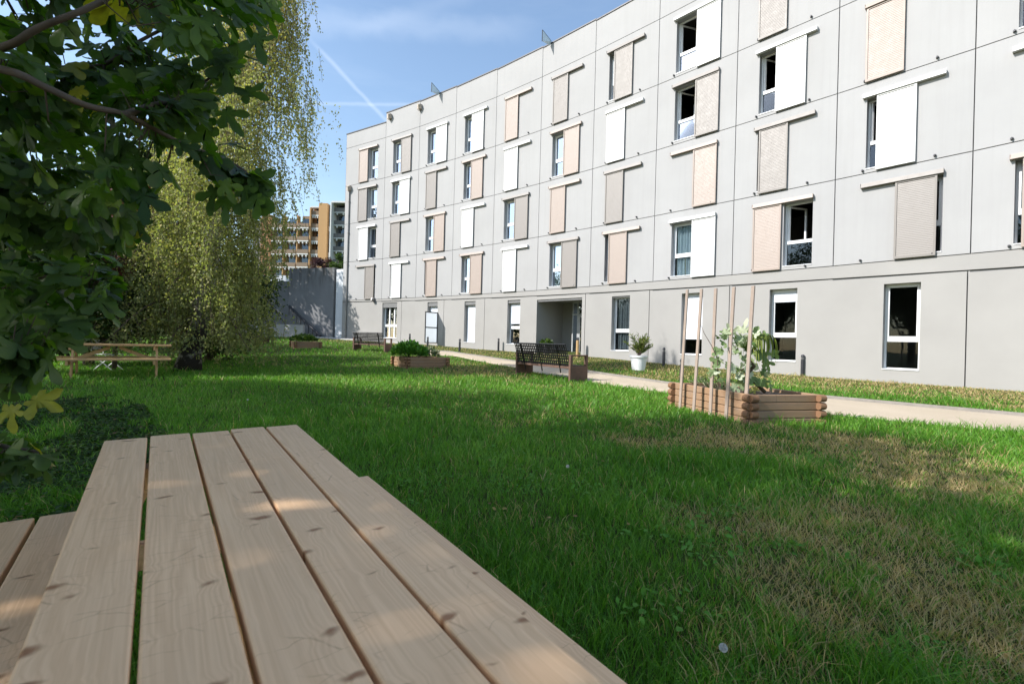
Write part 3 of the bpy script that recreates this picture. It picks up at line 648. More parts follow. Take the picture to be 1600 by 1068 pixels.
# ------------------------------------------------------------------ wood
def wood_mat(name, light, dark, scale=1.0, rough=.55, weather=0):
    t = NT(name); v = t.coord('Object'); pid = t.attr('pid')
    cmb = t.new('ShaderNodeCombineXYZ'); t.set(cmb, 0, t.math('MULTIPLY', pid, 7.3)); t.set(cmb, 1, t.math('MULTIPLY', pid, 3.1)); t.set(cmb, 2, t.math('MULTIPLY', pid, 5.7))
    va = t.new('ShaderNodeVectorMath', operation='ADD'); t.set(va, 0, v); t.l.new(cmb.outputs[0], va.inputs[1]); p = va.outputs[0]
    # knots: voronoi stretched across the board
    kn = t.new('ShaderNodeTexVoronoi', feature='F1', voronoi_dimensions='2D'); kn.inputs['Scale'].default_value = 1.0; kn.inputs['Randomness'].default_value = 1
    wob = t.noise(t.mapping(p, (9, 9, 9)), 1, 3); wv = t.new('ShaderNodeVectorMath', operation='MULTIPLY_ADD')
    cw = t.new('ShaderNodeCombineXYZ'); t.set(cw, 0, wob); t.l.new(cw.outputs[0], wv.inputs[0]); wv.inputs[1].default_value = (.07, 0, 0); t.l.new(p, wv.inputs[2])
    t.set(kn, 'Vector', t.mapping(wv.outputs[0], (10.5*scale, 4.2*scale, 7*scale))); kd0 = kn.outputs['Distance']; sc3 = t.new('ShaderNodeSeparateXYZ'); t.set(sc3, 0, kn.outputs['Color']); kd = t.math('ADD', kd0, t.math('MULTIPLY', sc3.outputs['X'], .13))
    # grain runs along X, bent round the knots
    bend = t.math('MULTIPLY', t.rng(kd, 0, .45, 1, 0, True), .55)
    sx = t.new('ShaderNodeSeparateXYZ'); t.set(sx, 0, p)
    yy = t.math('ADD', sx.outputs['Y'], t.math('MULTIPLY', bend, .02)); zc = t.new('ShaderNodeCombineXYZ'); t.set(zc, 0, t.math('MULTIPLY', sx.outputs['X'], .30)); t.set(zc, 1, t.math('MULTIPLY', yy, 9)); t.set(zc, 2, t.math('MULTIPLY', sx.outputs['Z'], 9))
    big = t.noise(zc.outputs[0], 1.9*scale, 2, .45, .1)
    rings = t.math('FRACT', t.math('MULTIPLY', big, 13)); rings = t.rng(t.math('ABSOLUTE', t.math('SUBTRACT', rings, .5)), 0, .5, 0, 1, True)
    fine = t.noise(t.mapping(p, (6, 260, 260)), 1*scale, 3, .6)
    c = t.mix(t.math('MULTIPLY', rings, .34), light, dark); c = t.mix(t.rng(fine, .35, .75, 0, .32), c, dark)
    tone = t.noise(t.mapping(p, (1.2, 5, 5)), 1, 4); c = t.mix(t.rng(tone, .35, .7, 0, .45), c, tuple(q*.72 for q in light))
    edge = (dark[0]*.40, dark[1]*.27, dark[2]*.20)
    c = t.mix(t.rng(kd, .05, .15, .85, 0, True), c, edge)
    # thin dark marks across the boards
    cr_ = t.new('ShaderNodeTexVoronoi', feature='DISTANCE_TO_EDGE', voronoi_dimensions='2D'); t.set(cr_, 'Vector', t.mapping(wv.outputs[0], (4.6*scale, 1.3*scale, 3))); cm = t.math('MULTIPLY', t.rng(cr_.outputs['Distance'], 0, .03, 1, 0, True), t.rng(t.noise(t.mapping(p, (5, 9, 14)), 1.2, 4), .50, .60))
    c = t.mix(t.math('MULTIPLY', cm, .38), c, edge)
    if weather: c = t.mix(t.rng(t.noise(t.mapping(p, (1, 3, 3)), 2, 5), .3, .7, .0, weather), c, (.20, .185, .165))
    bh = t.math('ADD', t.math('MULTIPLY', fine, .5), t.math('MULTIPLY', rings, .3))
    return t.pbr(c, t.rng(fine, .3, .7, rough*.85, rough*1.15), 0, t.bump(bh, .25, .0015), .3)
M_pine = wood_mat('pine_boards', (.90, .585, .335), (.62, .35, .17))
M_pine2 = wood_mat('pine_boards_warm', (.58, .38, .19), (.38, .21, .09))
M_planter = wood_mat('planter_wood', (.37, .225, .125), (.21, .11, .055), 1.0, .7, .35)
M_logend = wood_mat('log_end_wood', (.27, .145, .075), (.13, .065, .035), 1.0, .8, .1)
M_stake = wood_mat('stake_wood', (.42, .33, .27), (.27, .20, .16), 1.0, .8, .5)
def wooden(mb, name, mat, parent, bevel=.004, pids=None):
    o = mb.build(name, mat, parent, bevel=bevel); me = o.data; a = me.attributes.new('pid', 'FLOAT', 'POINT')
    n_ = len(me.vertices); a.data.foreach_set('value', [((k//8)*.618+.13*len(name)) % 1*6 for k in range(n_)]); return o

def picnic_table(loc, rz, label, L=2.1, TW=.70, TH=.72, mat=M_pine, bench_d=.58, bw=.27, diag=True, hw=None, seatz=.44, bl=None, boff=(0, 0)):
    """local X = long side"""
    o = empty('picnic_table', loc, rz, label=label, cat='picnic table')
    pw = (TW-.009*4)/5; mb = MB()
    for k in range(5):
        y = -TW/2+k*(pw+.009); jit = [.0, .012, -.006, .008, -.01][k]; mb.box(-L/2+jit*.4, L/2+jit, y, y+pw, TH-.04, TH)
    wooden(mb, 'tabletop', mat, o, .005)
    for i_, sgn in enumerate((-1, 1)):
        mb = MB(); y0 = sgn*bench_d; w2 = (bw-.012)/2; a0, a1 = (-L/2, L/2) if bl is None else bl
        for k in range(2): mb.box(a0+.006*k+boff[i_], a1-.004*k+boff[i_], y0-bw/2+k*(w2+.012), y0-bw/2+k*(w2+.012)+w2, seatz-.04, seatz)
        wooden(mb, 'seat', mat, o, .005)
    for sx in (-1, 1):
        x = sx*(L/2-.30)
        mb = MB(); mb.box(x-.02, x+.02, -TW/2+.03, TW/2-.03, TH-.135, TH-.041); mb.box(x-.0215, x+.0215, -bench_d-bw/2+.02, bench_d+bw/2-.02, seatz-.135, seatz-.041); wooden(mb, 'crossbeam', mat, o, .004)
        for sy in (-1, 1):
            mb = MB(); yt, yb = sy*(TW/2-.14), sy*(TW/2+.16); xx = x+.044*1; w_ = .048
            mb.hexa([(xx-.02, yb-w_, 0), (xx+.02, yb-w_, 0), (xx+.02, yb+w_, 0), (xx-.02, yb+w_, 0), (xx-.02, yt-w_, TH-.045), (xx+.02, yt-w_, TH-.045), (xx+.02, yt+w_, TH-.045), (xx-.02, yt+w_, TH-.045)])
            wooden(mb, 'leg', mat, o, .003)
        mb = MB(); xb = x-sx*.03; z0, z1 = seatz-.06, TH-.045; xc = sx*.08
        mb.hexa([(xb, -.045, z0-.04), (xb, .045, z0-.04), (xb, .045, z0+.05), (xb, -.045, z0+.05), (xc, -.045, z1-.07), (xc, .045, z1-.07), (xc, .045, z1), (xc, -.045, z1)])
        wooden(mb, 'brace', mat, o, .003)
    return o
# near table: fitted to the board edges seen in the photograph
h_ = .42
def onplane(px, py, z):
    d = wdir(px, py); t_ = (z-ZC)/d.z; return Vector((0, 0, ZC))+d*t_
zt = ZC-h_
cl = onplane(164, 685, zt); crn = onplane(466, 664, zt); mid = (cl+crn)/2
axm = wdir(246, 480).normalized()          # the boards rise very slightly towards the far end
ay = Vector((0, 0, 1)).cross(axm).normalized(); az_ = axm.cross(ay)
Ln = 2.05; cen = mid-axm*(Ln/2); TWn = abs((crn-cl).dot(ay))
def onpl2(px, py, dz_):
    d = wdir(px, py); o_ = Vector((0, 0, ZC)); t_ = ((cen-az_*dz_)-o_).dot(az_)/d.dot(az_); return o_+d*t_-cen
br = onpl2(570, 743, .27); off_r = abs(br.dot(ay)); brx = br.dot(axm); bm = onpl2(985, 1068, .27); off_r = (off_r+abs(bm.dot(ay)))/2; lgap = abs(onpl2(55, 806, .27).dot(ay)); lx_ = onpl2(115, 798, .27).dot(axm)
print('near', TWn, off_r, lgap, brx, lx_)
near = picnic_table((0, 0, 0), 0, 'large pine picnic table in the foreground, its five top boards filling the lower left', L=Ln, TW=TWn, TH=zt, bench_d=(off_r-.14+lgap)/2, bw=.28, seatz=zt-.27, bl=(-Ln/2, brx), boff=(0, lx_-brx))
M4 = Matrix.Identity(4); oc = cen-az_*zt
for i_ in range(3): M4[i_][0] = axm[i_]; M4[i_][1] = ay[i_]; M4[i_][2] = az_[i_]; M4[i_][3] = oc[i_]
near.matrix_world = M4
# far table
pL = G(100, 590); pR = G(243, 590); cf = (pL+pR)/2
far_len = (pR-pL).length/(143/167)
cf = Vector((-8.87, 10.3, 0))
far = picnic_table((cf.x, cf.y, T(cf.x, cf.y)), R(38), 'pine picnic table standing in front of the birch trunk on the left of the lawn', L=2.0, TW=.72, TH=.74, mat=M_pine2, bench_d=.64)
print('far table', cf, far_len)

# ------------------------------------------------------------------ benches
M_corten = simple('brown_steel', (.13, .075, .055), .7, .2, var=.2, scale=5); M_black = simple('black_steel', (.018, .018, .02), .45, .5)
def perforated(w_, h_, nx_, ny_, th=.006, fill=.52):
    mb = MB(); dx = w_/nx_; dz = h_/ny_; bx = dx*(1-fill)/2; bz_ = dz*(1-fill)/2
    xs = [0]; zs = [0]
    for k in range(nx_): xs += [k*dx+bx, (k+1)*dx-bx]
    xs.append(w_)
    for k in range(ny_): zs += [k*dz+bz_, (k+1)*dz-bz_]
    zs.append(h_)
    vi = {}
    def V_(i, k):
        if (i, k) not in vi: vi[(i, k)] = len(mb.v); mb.v.append((xs[i], 0, zs[k]))
        return vi[(i, k)]
    for i in range(len(xs)-1):
        for k in range(len(zs)-1):
            if i % 2 == 1 and k % 2 == 1: continue
            mb.f.append((V_(i, k), V_(i+1, k), V_(i+1, k+1), V_(i, k+1)))
    return mb
def bench(loc, rz, label, L=2.3):
    """local: X along, Y towards the sitter's front"""
    o = empty('garden_bench', loc, rz, label=label, cat='bench', group='black perforated metal benches on the lawn')
    for sx in (-1, 1):
        mb = MB(); x = sx*L/2; a, b = x-.04, x+.04
        mb.box(a, b, -.28, .34, -.03, .40); b1 = mb.build('end_panel', M_corten, o, bevel=.006)
        mb = MB(); mb.box(a-.002, b+.002, -.28, -.20, .401, .66); mb.box(a-.002, b+.002, .27, .34, .401, .66); mb.box(a-.004, b+.004, -.28, .34, .661, .70); mb.build('armrest', M_corten, o, bevel=.006)
    mb = MB(); mb.box(-L/2+.042, L/2-.042, -.26, .32, .33, .39); mb.build('seat_beam', M_corten, o, bevel=.004)
    back = perforated(L-.10, .60, 27, 8, fill=.56); me = back
    me.v = [(v[0]-(L-.10)/2, -.24-.16*(v[2]/.60)**1.3, .36+v[2]) for v in me.v]
    ob = me.build('backrest', M_black, o); s_ = ob.modifiers.new('s', 'SOLIDIFY'); s_.thickness = .012
    mb = MB()
    mb.tube([(-L/2+.05, -.41, .965), (L/2-.05, -.41, .965)], .022, 8); mb.build('top_rail', M_black, o)
    for sx in (-.33, .0, .33):
        mb = MB(); mb.tube([(sx*L, -.22, .2), (sx*L, -.27, .40), (sx*L, -.43, .95)], .018, 6); mb.build('support', M_black, o)
    st_ = perforated(L-.10, .55, 27, 8, fill=.56); st_.v = [(v[0]-(L-.10)/2, -.24+v[2], .41) for v in st_.v]; ob = st_.build('seat', M_black, o); s_ = ob.modifiers.new('s', 'SOLIDIFY'); s_.thickness = .012
    return o
a = G(808, 584); b = G(903, 598); mid = (a+b)/2; dv = (b-a)
print('bench', a, b, dv.length)
rzb = math.atan2(dv.y, dv.x)+math.pi*0
# back faces the camera; front looks to the path
bench((mid.x+.12, mid.y+.22, T(mid.x, mid.y)), rzb, 'nearest black perforated metal bench, its back to the lawn beside the gravel path', L=min(2.7, dv.length)).scale = (1, 1.1, 1.1)
a = G(556, 547); b = G(603, 550); mid = (a+b)/2; dv = b-a; print('benchA', a, b, dv.length)
bench((mid.x, mid.y+.2, T(mid.x, mid.y)), R(-20), 'black slatted metal bench in front of the three bay french window', L=1.95)
c3 = G(404, 537); bench((c3.x, c3.y, T(c3.x, c3.y)), R(-75), 'black metal bench half hidden behind the birch foliage near the low wall', L=1.9)

# ------------------------------------------------------------------ planters
M_soil = simple('potting_soil', (.09, .06, .04), 1, var=.4, scale=20, bump=1)
def planter(loc, rz, Lx, Ly, label, n=4, hh=.11):
    o = empty('raised_planter', loc, rz, label=label, cat='planter', group='wooden raised planters on the lawn')
    for nm, (ax0, ax1, fixed, horiz) in {'front': (-Lx/2, Lx/2, -Ly/2, True), 'rear': (-Lx/2, Lx/2, Ly/2, True), 'side': (-Ly/2, Ly/2, -Lx/2, False), 'side2': (-Ly/2, Ly/2, Lx/2, False)}.items():
        mb = MB()
        for k in range(n):
            z0 = -.03+k*hh; dz = hh-.006; e = .06 if horiz else .058; zz = z0+(0 if horiz else .004)
            if horiz: mb.box(ax0-e, ax1+e, fixed-.022, fixed+.022, zz, zz+dz)
            else: mb.box(fixed-.022, fixed+.022, ax0-e, ax1+e, zz, zz+dz)
        ob = wooden(mb, 'board_wall', M_planter, o, .012)
    mb = MB(); mb.box(-Lx/2+.025, Lx/2-.025, -Ly/2+.025, Ly/2-.025, 0, n*hh-.09); s_ = mb.build('soil', M_soil, o)
    return o
# rounded log ends at corners come from the overlapping boards (small cylinders)
def log_ends(o, Lx, Ly, n=4, hh=.11):
    for sx in (-1, 1):
        for sy in (-1, 1):
            mb = MB()
            for k in range(n):
                z = -.03+k*hh+hh/2; x = sx*Lx/2; y = sy*Ly/2
                mb.tube([(x+sx*.06, y-.055, z), (x+sx*.06, y+.055, z)], hh*.47, 10); mb.tube([(x-.055, y+sy*.06, z+.003), (x+.055, y+sy*.06, z+.003)], hh*.46, 10)
            wooden(mb, 'log_ends', M_logend, o, 0)
c0 = G(1172, 663); c1 = G(1277, 661); c2 = G(1046, 634)
dv1 = c1-c0; dv2 = c2-c0; print('planter1', c0, c1, c2, dv1.length, dv2.length)
rz1 = math.atan2(dv1.y, dv1.x)
Lx1, Ly1 = dv1.length, min(dv2.length, 2.0)
u = Vector((math.cos(rz1), math.sin(rz1), 0)); v_ = Vector((-u.y, u.x, 0)); pc = c0+u*Lx1/2+v_*Ly1/2
ang2 = math.degrees(math.atan2(dv2.y, dv2.x)-rz1); print('corner angle', ang2)
pl1 = planter((pc.x, pc.y, 0), rz1, Lx1, Ly1, 'wooden raised planter with five tall stakes standing before it and a squash plant inside', hh=.12); log_ends(pl1, Lx1, Ly1, hh=.12)
d0 = G(637, 576); d1 = G(698, 573); d2 = G(609, 569); dv1 = d1-d0; rz2 = math.atan2(dv1.y, dv1.x); print('planter2', d0, d1, d2, dv1.length, (d2-d0).length)
Lx2, Ly2 = dv1.length, 1.15; u2 = Vector((math.cos(rz2), math.sin(rz2), 0)); v2 = Vector((-u2.y, u2.x, 0)); pc2 = d0+u2*Lx2/2+v2*Ly2/2
pl2 = planter((pc2.x, pc2.y, T(d0.x, d0.y)), rz2, Lx2, Ly2, 'wooden raised planter full of bright green herbs in the middle of the lawn'); log_ends(pl2, Lx2, Ly2)
e0 = G(462, 545); e1 = G(500, 544); dv1 = e1-e0; rz3 = math.atan2(dv1.y, dv1.x); u3 = Vector((math.cos(rz3), math.sin(rz3), 0)); v3 = Vector((-u3.y, u3.x, 0)); pc3 = e0+u3*dv1.length/2+v3*.6
pl3 = planter((pc3.x, pc3.y, T(e0.x, e0.y)), rz3, dv1.length, 1.2, 'far wooden raised planter with low green plants in front of the retaining wall'); log_ends(pl3, dv1.length, 1.2)
print('planter3', e0, e1, dv1.length)
# stakes in front of planter 1's left long side
stakes = [((1060, 638), (1072, 453), 7.9), ((1081, 645), (1094, 452), 7.6), ((1107, 650), (1116, 451), 7.3), ((1131, 656), (1144, 449), 7.05), ((1160, 659), (1174, 447), 6.95)]
slab = ['stake at the far left end', 'second stake from the left', 'middle stake of the five', 'fourth stake from the left', 'stake nearest the planter corner']
for k, (pb, ptp, dpt) in enumerate(stakes):
    gb = G(*pb); tp = W(ptp[0], ptp[1], gb.y+.03)
    # thin board leaning a little
    o = empty('wooden_stake', (gb.x-.0, gb.y-.06, gb.z)); mb = MB(); dx, dy, dz = tp.x-gb.x, .03, tp.z-gb.z
    wst = .032; A_ = Vector((math.cos(rz1+math.pi/2+.0), math.sin(rz1+math.pi/2), 0))*wst; B_ = Vector((A_.y, -A_.x, 0)).normalized()*.011
    bt = [Vector((0, 0, -.1))-A_-B_, Vector((0, 0, -.1))+A_-B_, Vector((0, 0, -.1))+A_+B_, Vector((0, 0, -.1))-A_+B_]; tt = [q+Vector((dx, dy, dz+.1)) for q in bt]
    mb.hexa(bt+tt); bpy.data.objects.remove(o)
    o = wooden(mb, 'wooden_stake', M_stake, None, .002); o.location = (gb.x, gb.y-.06, gb.z)
    tag(o, 'tall grey wooden '+slab[k]+' of the front planter', 'stake', 'tall stakes against the front planter')

# ------------------------------------------------------------------ bollards
M_bol = simple('anthracite_bollard', (.035, .036, .042), .5, .3)
def bollard(loc, label, h_=.72):
    o = empty('bollard', loc, label=label, cat='bollard', group='dark garden bollards along the path')
    mb = MB(); mb.lathe([(.0, -.05), (.055, -.05), (.055, h_-.17), (.048, h_-.165)], n=16); mb.build('post', M_bol, o, smooth=False)
    mb = MB(); mb.lathe([(.048, h_-.166), (.048, h_-.08)], n=16); mb.build('lens', simple('lamp_lens', (.10, .10, .10), .3), o)
    mb = MB(); mb.lathe([(.057, h_-.082), (.057, h_-.05), (.045, h_-.015), (.02, h_), (0, h_+.002)], n=16); mb.build('cap', M_bol, o, smooth=True)
for px, py, lb_ in ((571, 530, 'dark bollard behind the bench by the french window'), (640, 539, 'dark bollard against the wall between french window and open door'), (668, 546, 'dark bollard just behind the herb planter, by the open door'), (718, 550, 'dark bollard on the path side of the first white blind window'),
        (778.6, 548.5, 'dark bollard on the dry strip left of the half blinded window'), (808, 575, 'dark bollard directly behind the left end of the nearest bench'), (1036.8, 571, 'dark bollard right of the white pot, close to the wall'), (1064.6, 599, 'dark bollard seen between the tall stakes'), (1253.6, 587, 'dark bollard at the wall right of the quarter blinded window')):
    p = G(px, py); d_, _ = fdist(p.x, p.y)
    bollard(tuple(p), lb_)
M_post = simple('ochre_post', (.42, .27, .12), .7)
for px, py, lb_ in ((835, 549, 'ochre wooden post at the left edge of the porch'), (902, 558, 'ochre wooden post at the right edge of the porch')):
    p = G(px, py); o = empty('wooden_post', tuple(p), label=lb_, cat='post', group='ochre posts at the porch')
    mb = MB(); mb.lathe([(0, -.1), (.07, -.1), (.07, .78), (.065, .8), (0, .8)], n=14); mb.build('post', M_post, o)
    mb = MB(); mb.lathe([(.06, .8), (.06, .9), (.04, .95), (0, .955)], n=14); mb.build('cap', M_bol, o)

# ------------------------------------------------------------------ leaves and plants (numpy)
def rotmats(axis_y, nrm):      # leaf frame: y = axis, z = normal
    y = axis_y/np.linalg.norm(axis_y, axis=1, keepdims=True); x = np.cross(y, nrm); x /= np.linalg.norm(x, axis=1, keepdims=True)+1e-9; z = np.cross(x, y)
    return x, y, z
def scatter_leaves(shape, faces, P, axis, nrm, size, rnd):
    """shape (k,3) template"""
    x, y, z = rotmats(axis, nrm); k = len(shape); n = len(P)
    s_ = shape[None]*size[:, None, None]
    V = P[:, None]+s_[..., 0:1]*x[:, None]+s_[..., 1:2]*y[:, None]+s_[..., 2:3]*z[:, None]
    base = (np.arange(n)*k)[:, None, None]
    Fs = [(np.array(f)[None]+base).reshape(-1, len(f[0])) for f in faces]
    return V.reshape(-1, 3), Fs, np.repeat(rnd, k)
OV = np.array([(0, 0, 0), (.26, .35, .05), (.22, .7, .04), (0, 1, -.06), (-.22, .7, .04), (-.26, .35, .05)]); OVF = [[(0, 1, 2, 3), (0, 3, 4, 5)]]
DI = np.array([(0, 0, 0), (.36, .42, .0), (0, 1, 0.0), (-.36, .42, 0)]); DIF = [[(0, 1, 2, 3)]]
LN = np.array([(0, 0, 0), (.07, .4, .02), (0, 1, -.12), (-.07, .4, .02)]); LNF = [[(0, 1, 2, 3)]]
def runit(n, r=rng):
    v = r.normal(size=(n, 3)); return v/np.linalg.norm(v, axis=1, keepdims=True)

# ---- birch
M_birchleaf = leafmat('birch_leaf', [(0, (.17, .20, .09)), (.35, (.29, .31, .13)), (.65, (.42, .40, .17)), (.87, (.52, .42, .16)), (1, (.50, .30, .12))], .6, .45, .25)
def birch_bark():
    t = NT('birch_bark'); v = t.coord(); z = t.new('ShaderNodeSeparateXYZ'); t.set(z, 0, v)
    n1 = t.noise(t.mapping(v, (3, 3, 22)), 1, 5, .7); n2 = t.noise(v, 3, 5)
    lowm = t.rng(z.outputs['Z'], .9, 3.2, 1, 0, True)
    dk = t.math('MAXIMUM', t.rng(n1, .58, .66), t.math('MULTIPLY', lowm, t.rng(n2, .25, .45)))
    c = t.mix(dk, (.55, .52, .47), (.035, .03, .026)); return t.pbr(c, .85, 0, t.bump(n1, .6, .02), .15)
M_bbark = birch_bark()
M_twig = simple('twig_bark', (.10, .07, .05), .9)
def build_birch():
    base = G(292, 580); r_ = np.random.default_rng(5); bx, by, bz0 = base
    o = empty('birch_tree', tuple(base), label='tall weeping birch with yellowing leaves on the left of the lawn', cat='tree')
    top = Vector((1.75, .4, 12.4))
    def trunk(t): return Vector((.05*math.sin(t*5)+top.x*t**1.25+.10*math.sin(t*9), top.y*t+.1*math.sin(t*6), top.z*t))
    mb = MB(); mb.tube([trunk(k/24)-(Vector((0, 0, .1)) if k == 0 else Vector()) for k in range(25)], [.27*(1-.93*(k/24))**.9+.015+(.10 if k == 0 else 0) for k in range(25)], 12)
    mb.build('trunk', M_bbark, o, smooth=True)
    # second stem from the base
    P = []; AX = []; mb = MB(); ms = MB()
    for b in range(120):
        t = .10+.88*((b+.5)/120)**.9; az = b*2.399+r_.random()*.5; p0 = trunk(t)
        Lb = (2.75-1.6*t)*(.65+.5*r_.random())
        if t > .75: Lb *= .72
        el = .15+.75*t; dirh = Vector((math.cos(az), math.sin(az), 0)); pts = []
        if t > .6 and dirh.x > .3: Lb *= 1.5
        if t < .5 and dirh.x > .2: Lb *= .85
        for k in range(8):
            u_ = k/7; pts.append(p0+dirh*(Lb*u_)+Vector((0, 0, Lb*(math.tan(el)*u_*.62-.85*u_**2.2*(1.05-t*.45)))))
        zmin = .55
        pts = [Vector((q.x, q.y, max(q.z, zmin+.25*r_.random()))) for q in pts]
        mb.tube(pts, [.026*(1-t*.6)*(1-.85*k/7)+.004 for k in range(8)], 5)
        ns = int(12+Lb*8)
        for s_ in range(ns):
            u_ = .22+.78*r_.random()**.8; f_ = u_*7; i0 = min(6, int(f_)); q = pts[i0].lerp(pts[i0+1], f_-i0)
            q = q+Vector(r_.normal(size=3)*.18); ln = (.5+1.8*r_.random()**1.4)*(.7+.55*t); ln = min(ln, max(.25, q.z-.45-.5*r_.random()))
            sw = r_.normal(size=2)*.13; out_ = dirh*(.12*r_.random()); sp_ = []
            nn = max(3, int(ln/.25))
            for k in range(nn+1):
                w_ = k/nn; sp_.append(Vector((q.x+out_.x*math.sin(w_*2)+sw[0]*w_*ln, q.y+out_.y+sw[1]*w_*ln, q.z-ln*w_)))
            if s_ % 2 == 0: ms.tube(sp_[::max(1, nn//4)]+[sp_[-1]], .0045, 3, cap=False)
            nl = int(ln*(30 if q.z < 6.0 else 19))+3
            for k in range(nl):
                w_ = r_.random()*nn; i1 = min(nn-1, int(w_)); c = sp_[i1].lerp(sp_[i1+1], w_-i1); P.append((c.x+r_.normal()*.05, c.y+r_.normal()*.05, c.z+r_.normal()*.03))
    mb.build('branches', M_twig, o, smooth=True); ms.build('twigs', M_twig, o)
    P = np.array(P); n = len(P); print('birch leaves', n)
    ax = np.stack([r_.normal(size=n)*.6, r_.normal(size=n)*.6, -1+r_.normal(size=n)*.5], 1); nr = runit(n, r_)
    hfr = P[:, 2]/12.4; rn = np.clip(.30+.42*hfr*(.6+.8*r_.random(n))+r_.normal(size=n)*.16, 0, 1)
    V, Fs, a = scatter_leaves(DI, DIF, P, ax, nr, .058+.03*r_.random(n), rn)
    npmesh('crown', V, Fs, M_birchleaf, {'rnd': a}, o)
    return o
build_birch()

# ---- generic leafy tree / shrub
M_dark = leafmat('dark_leaf', [(0, (.020, .038, .008)), (.5, (.04, .07, .014)), (.9, (.07, .11, .02)), (1, (.13, .14, .03))], .6, .3, .2)
M_red = leafmat('red_leaf', [(0, (.07, .02, .015)), (1, (.20, .06, .04))], .6, .3)
M_mid = leafmat('mid_leaf', [(0, (.035, .07, .015)), (.6, (.07, .13, .025)), (1, (.14, .20, .04))], .5, .35)
M_bark = simple('brown_bark', (.10, .075, .055), .95, var=.3, scale=8, bump=.8)
def leafy(name, loc, H, rx, ry, zlow, nleaf, size, mat, label, cat='tree', group=None, seed=0, clumps=40, trunk_r=.15, shell=.65):
    r_ = np.random.default_rng(seed); o = empty(name, loc, label=label, cat=cat, group=group)
    cz = (H+zlow)/2; hz = (H-zlow)/2
    C = runit(clumps, r_)*(r_.random((clumps, 1))**(1/3)*(1-shell)+shell)*np.array([rx, ry, hz])*.82+np.array([0, 0, cz]); cr_ = (.22+.22*r_.random(clumps))*min(rx, hz)*1.15
    mb = MB(); mb.tube([(0, 0, -.1), (.03*H*.2, .02, cz*.5), (.05, .0, cz+hz*.4)], [trunk_r, trunk_r*.75, trunk_r*.2], 8); mb.build('trunk', M_bark, o, smooth=True)
    mb = MB()
    for c in C[:60]:
        s_ = Vector((0, 0, max(zlow*.6, min(c[2]*.6, cz)))); e = Vector(c); md = s_.lerp(e, .5)+Vector((0, 0, -.08*H)); mb.tube([s_, md, e], [trunk_r*.4, trunk_r*.25, trunk_r*.07], 5)
    mb.build('branches', M_bark, o, smooth=True)
    k = r_.integers(0, clumps, nleaf); d = runit(nleaf, r_); P = C[k]+d*(r_.random((nleaf, 1))**.4)*cr_[k][:, None]*np.array([1, 1, .8])
    P[:, 2] = np.maximum(P[:, 2], .04)
    ax = d*.6+runit(nleaf, r_)*.7+np.array([0, 0, -.35]); nr = d*.4+runit(nleaf, r_)*.6+np.array([0, 0, .6]); rn = np.clip(.5+(r_.random(clumps)[k]-.5)*.5+r_.normal(size=nleaf)*.18, 0, 1)
    V, Fs, a = scatter_leaves(OV, OVF, P, ax, nr, size*(.7+.6*r_.random(nleaf)), rn)
    npmesh('crown', V, Fs, mat, {'rnd': a}, o); return o
GL = 'dark trees along the left side of the lawn'
for k, (x, y, H, rx, nl, lb_) in enumerate(((-11.6, 11.0, 4.4, 1.7, 13000, 'dark dense evergreen shrub behind the left end of the far picnic table'), (-13.4, 14.6, 5.6, 2.4, 17000, 'broad dark evergreen behind the far picnic table, left of the birch'), (-11.5, 17.5, 4.6, 2.5, 12000, 'dark leafy shrub in the shade behind the birch trunk'), (-19.5, 21, 8.5, 3.6, 12000, 'dark tree in the far left corner before the retaining wall'), (-25.5, 32.0, 14.5, 4.6, 30000, 'dark tree added to shade the retaining wall, near its lower end'))):  # the last tree is added to keep the retaining wall in shade
    leafy('evergreen_tree', (x, y, T(x, y)), H, rx, rx, .2, nl, .13 if k < 3 else (.2 if k == 3 else .3), M_dark, lb_, group=GL, seed=20+k, clumps=55)
leafy('red_leaved_shrub', (-11.2, 13.0, 0), 5.6, 1.3, 1.3, 2.6, 3500, .10, M_red, 'dull red leaved small tree glimpsed through the fig foliage', seed=31, clumps=16, trunk_r=.06)
# tall trees just outside the frame: they throw the shade over the lawn
for k, (x, y, H, rx, nl) in enumerate(((-8.6, .3, 11.5, 3.2, 20000), (-11.3, 4.2, 10.0, 2.8, 10000), (-14, 5.6, 9, 2.2, 8000), (-6.5, -5, 12, 3.8, 22000))):
    leafy('shade_tree', (x, y, 0), H, rx, rx, 2.2, nl, .19, M_dark, ['tall leafy tree left of the fig, nearest row', 'tall leafy tree beyond the fig on the left', 'tallest leafy tree left of the far picnic table', 'tall leafy tree behind the foreground table'][k], group='shade trees on the left', seed=50+k, clumps=60, trunk_r=.25, shell=.3)
# shrubs on top of the retaining wall
p = W(503, 419, 39); leafy('purple_shrub', (p.x, p.y, p.z-.6), 1.55, 1.0, .8, .1, 2600, .13, leafmat('purple_leaf', [(0, (.05, .02, .03)), (1, (.13, .06, .07))], .6, .3), 'purple leaved shrub on top of the retaining wall', 'shrub', seed=61, clumps=14, trunk_r=.05)
p = W(528, 419, 39); leafy('green_shrub', (p.x, p.y, p.z-.6), 1.8, .8, .7, .1, 2200, .13, M_mid, 'green shrub on top of the retaining wall beside the residence', 'shrub', seed=62, clumps=12, trunk_r=.05)

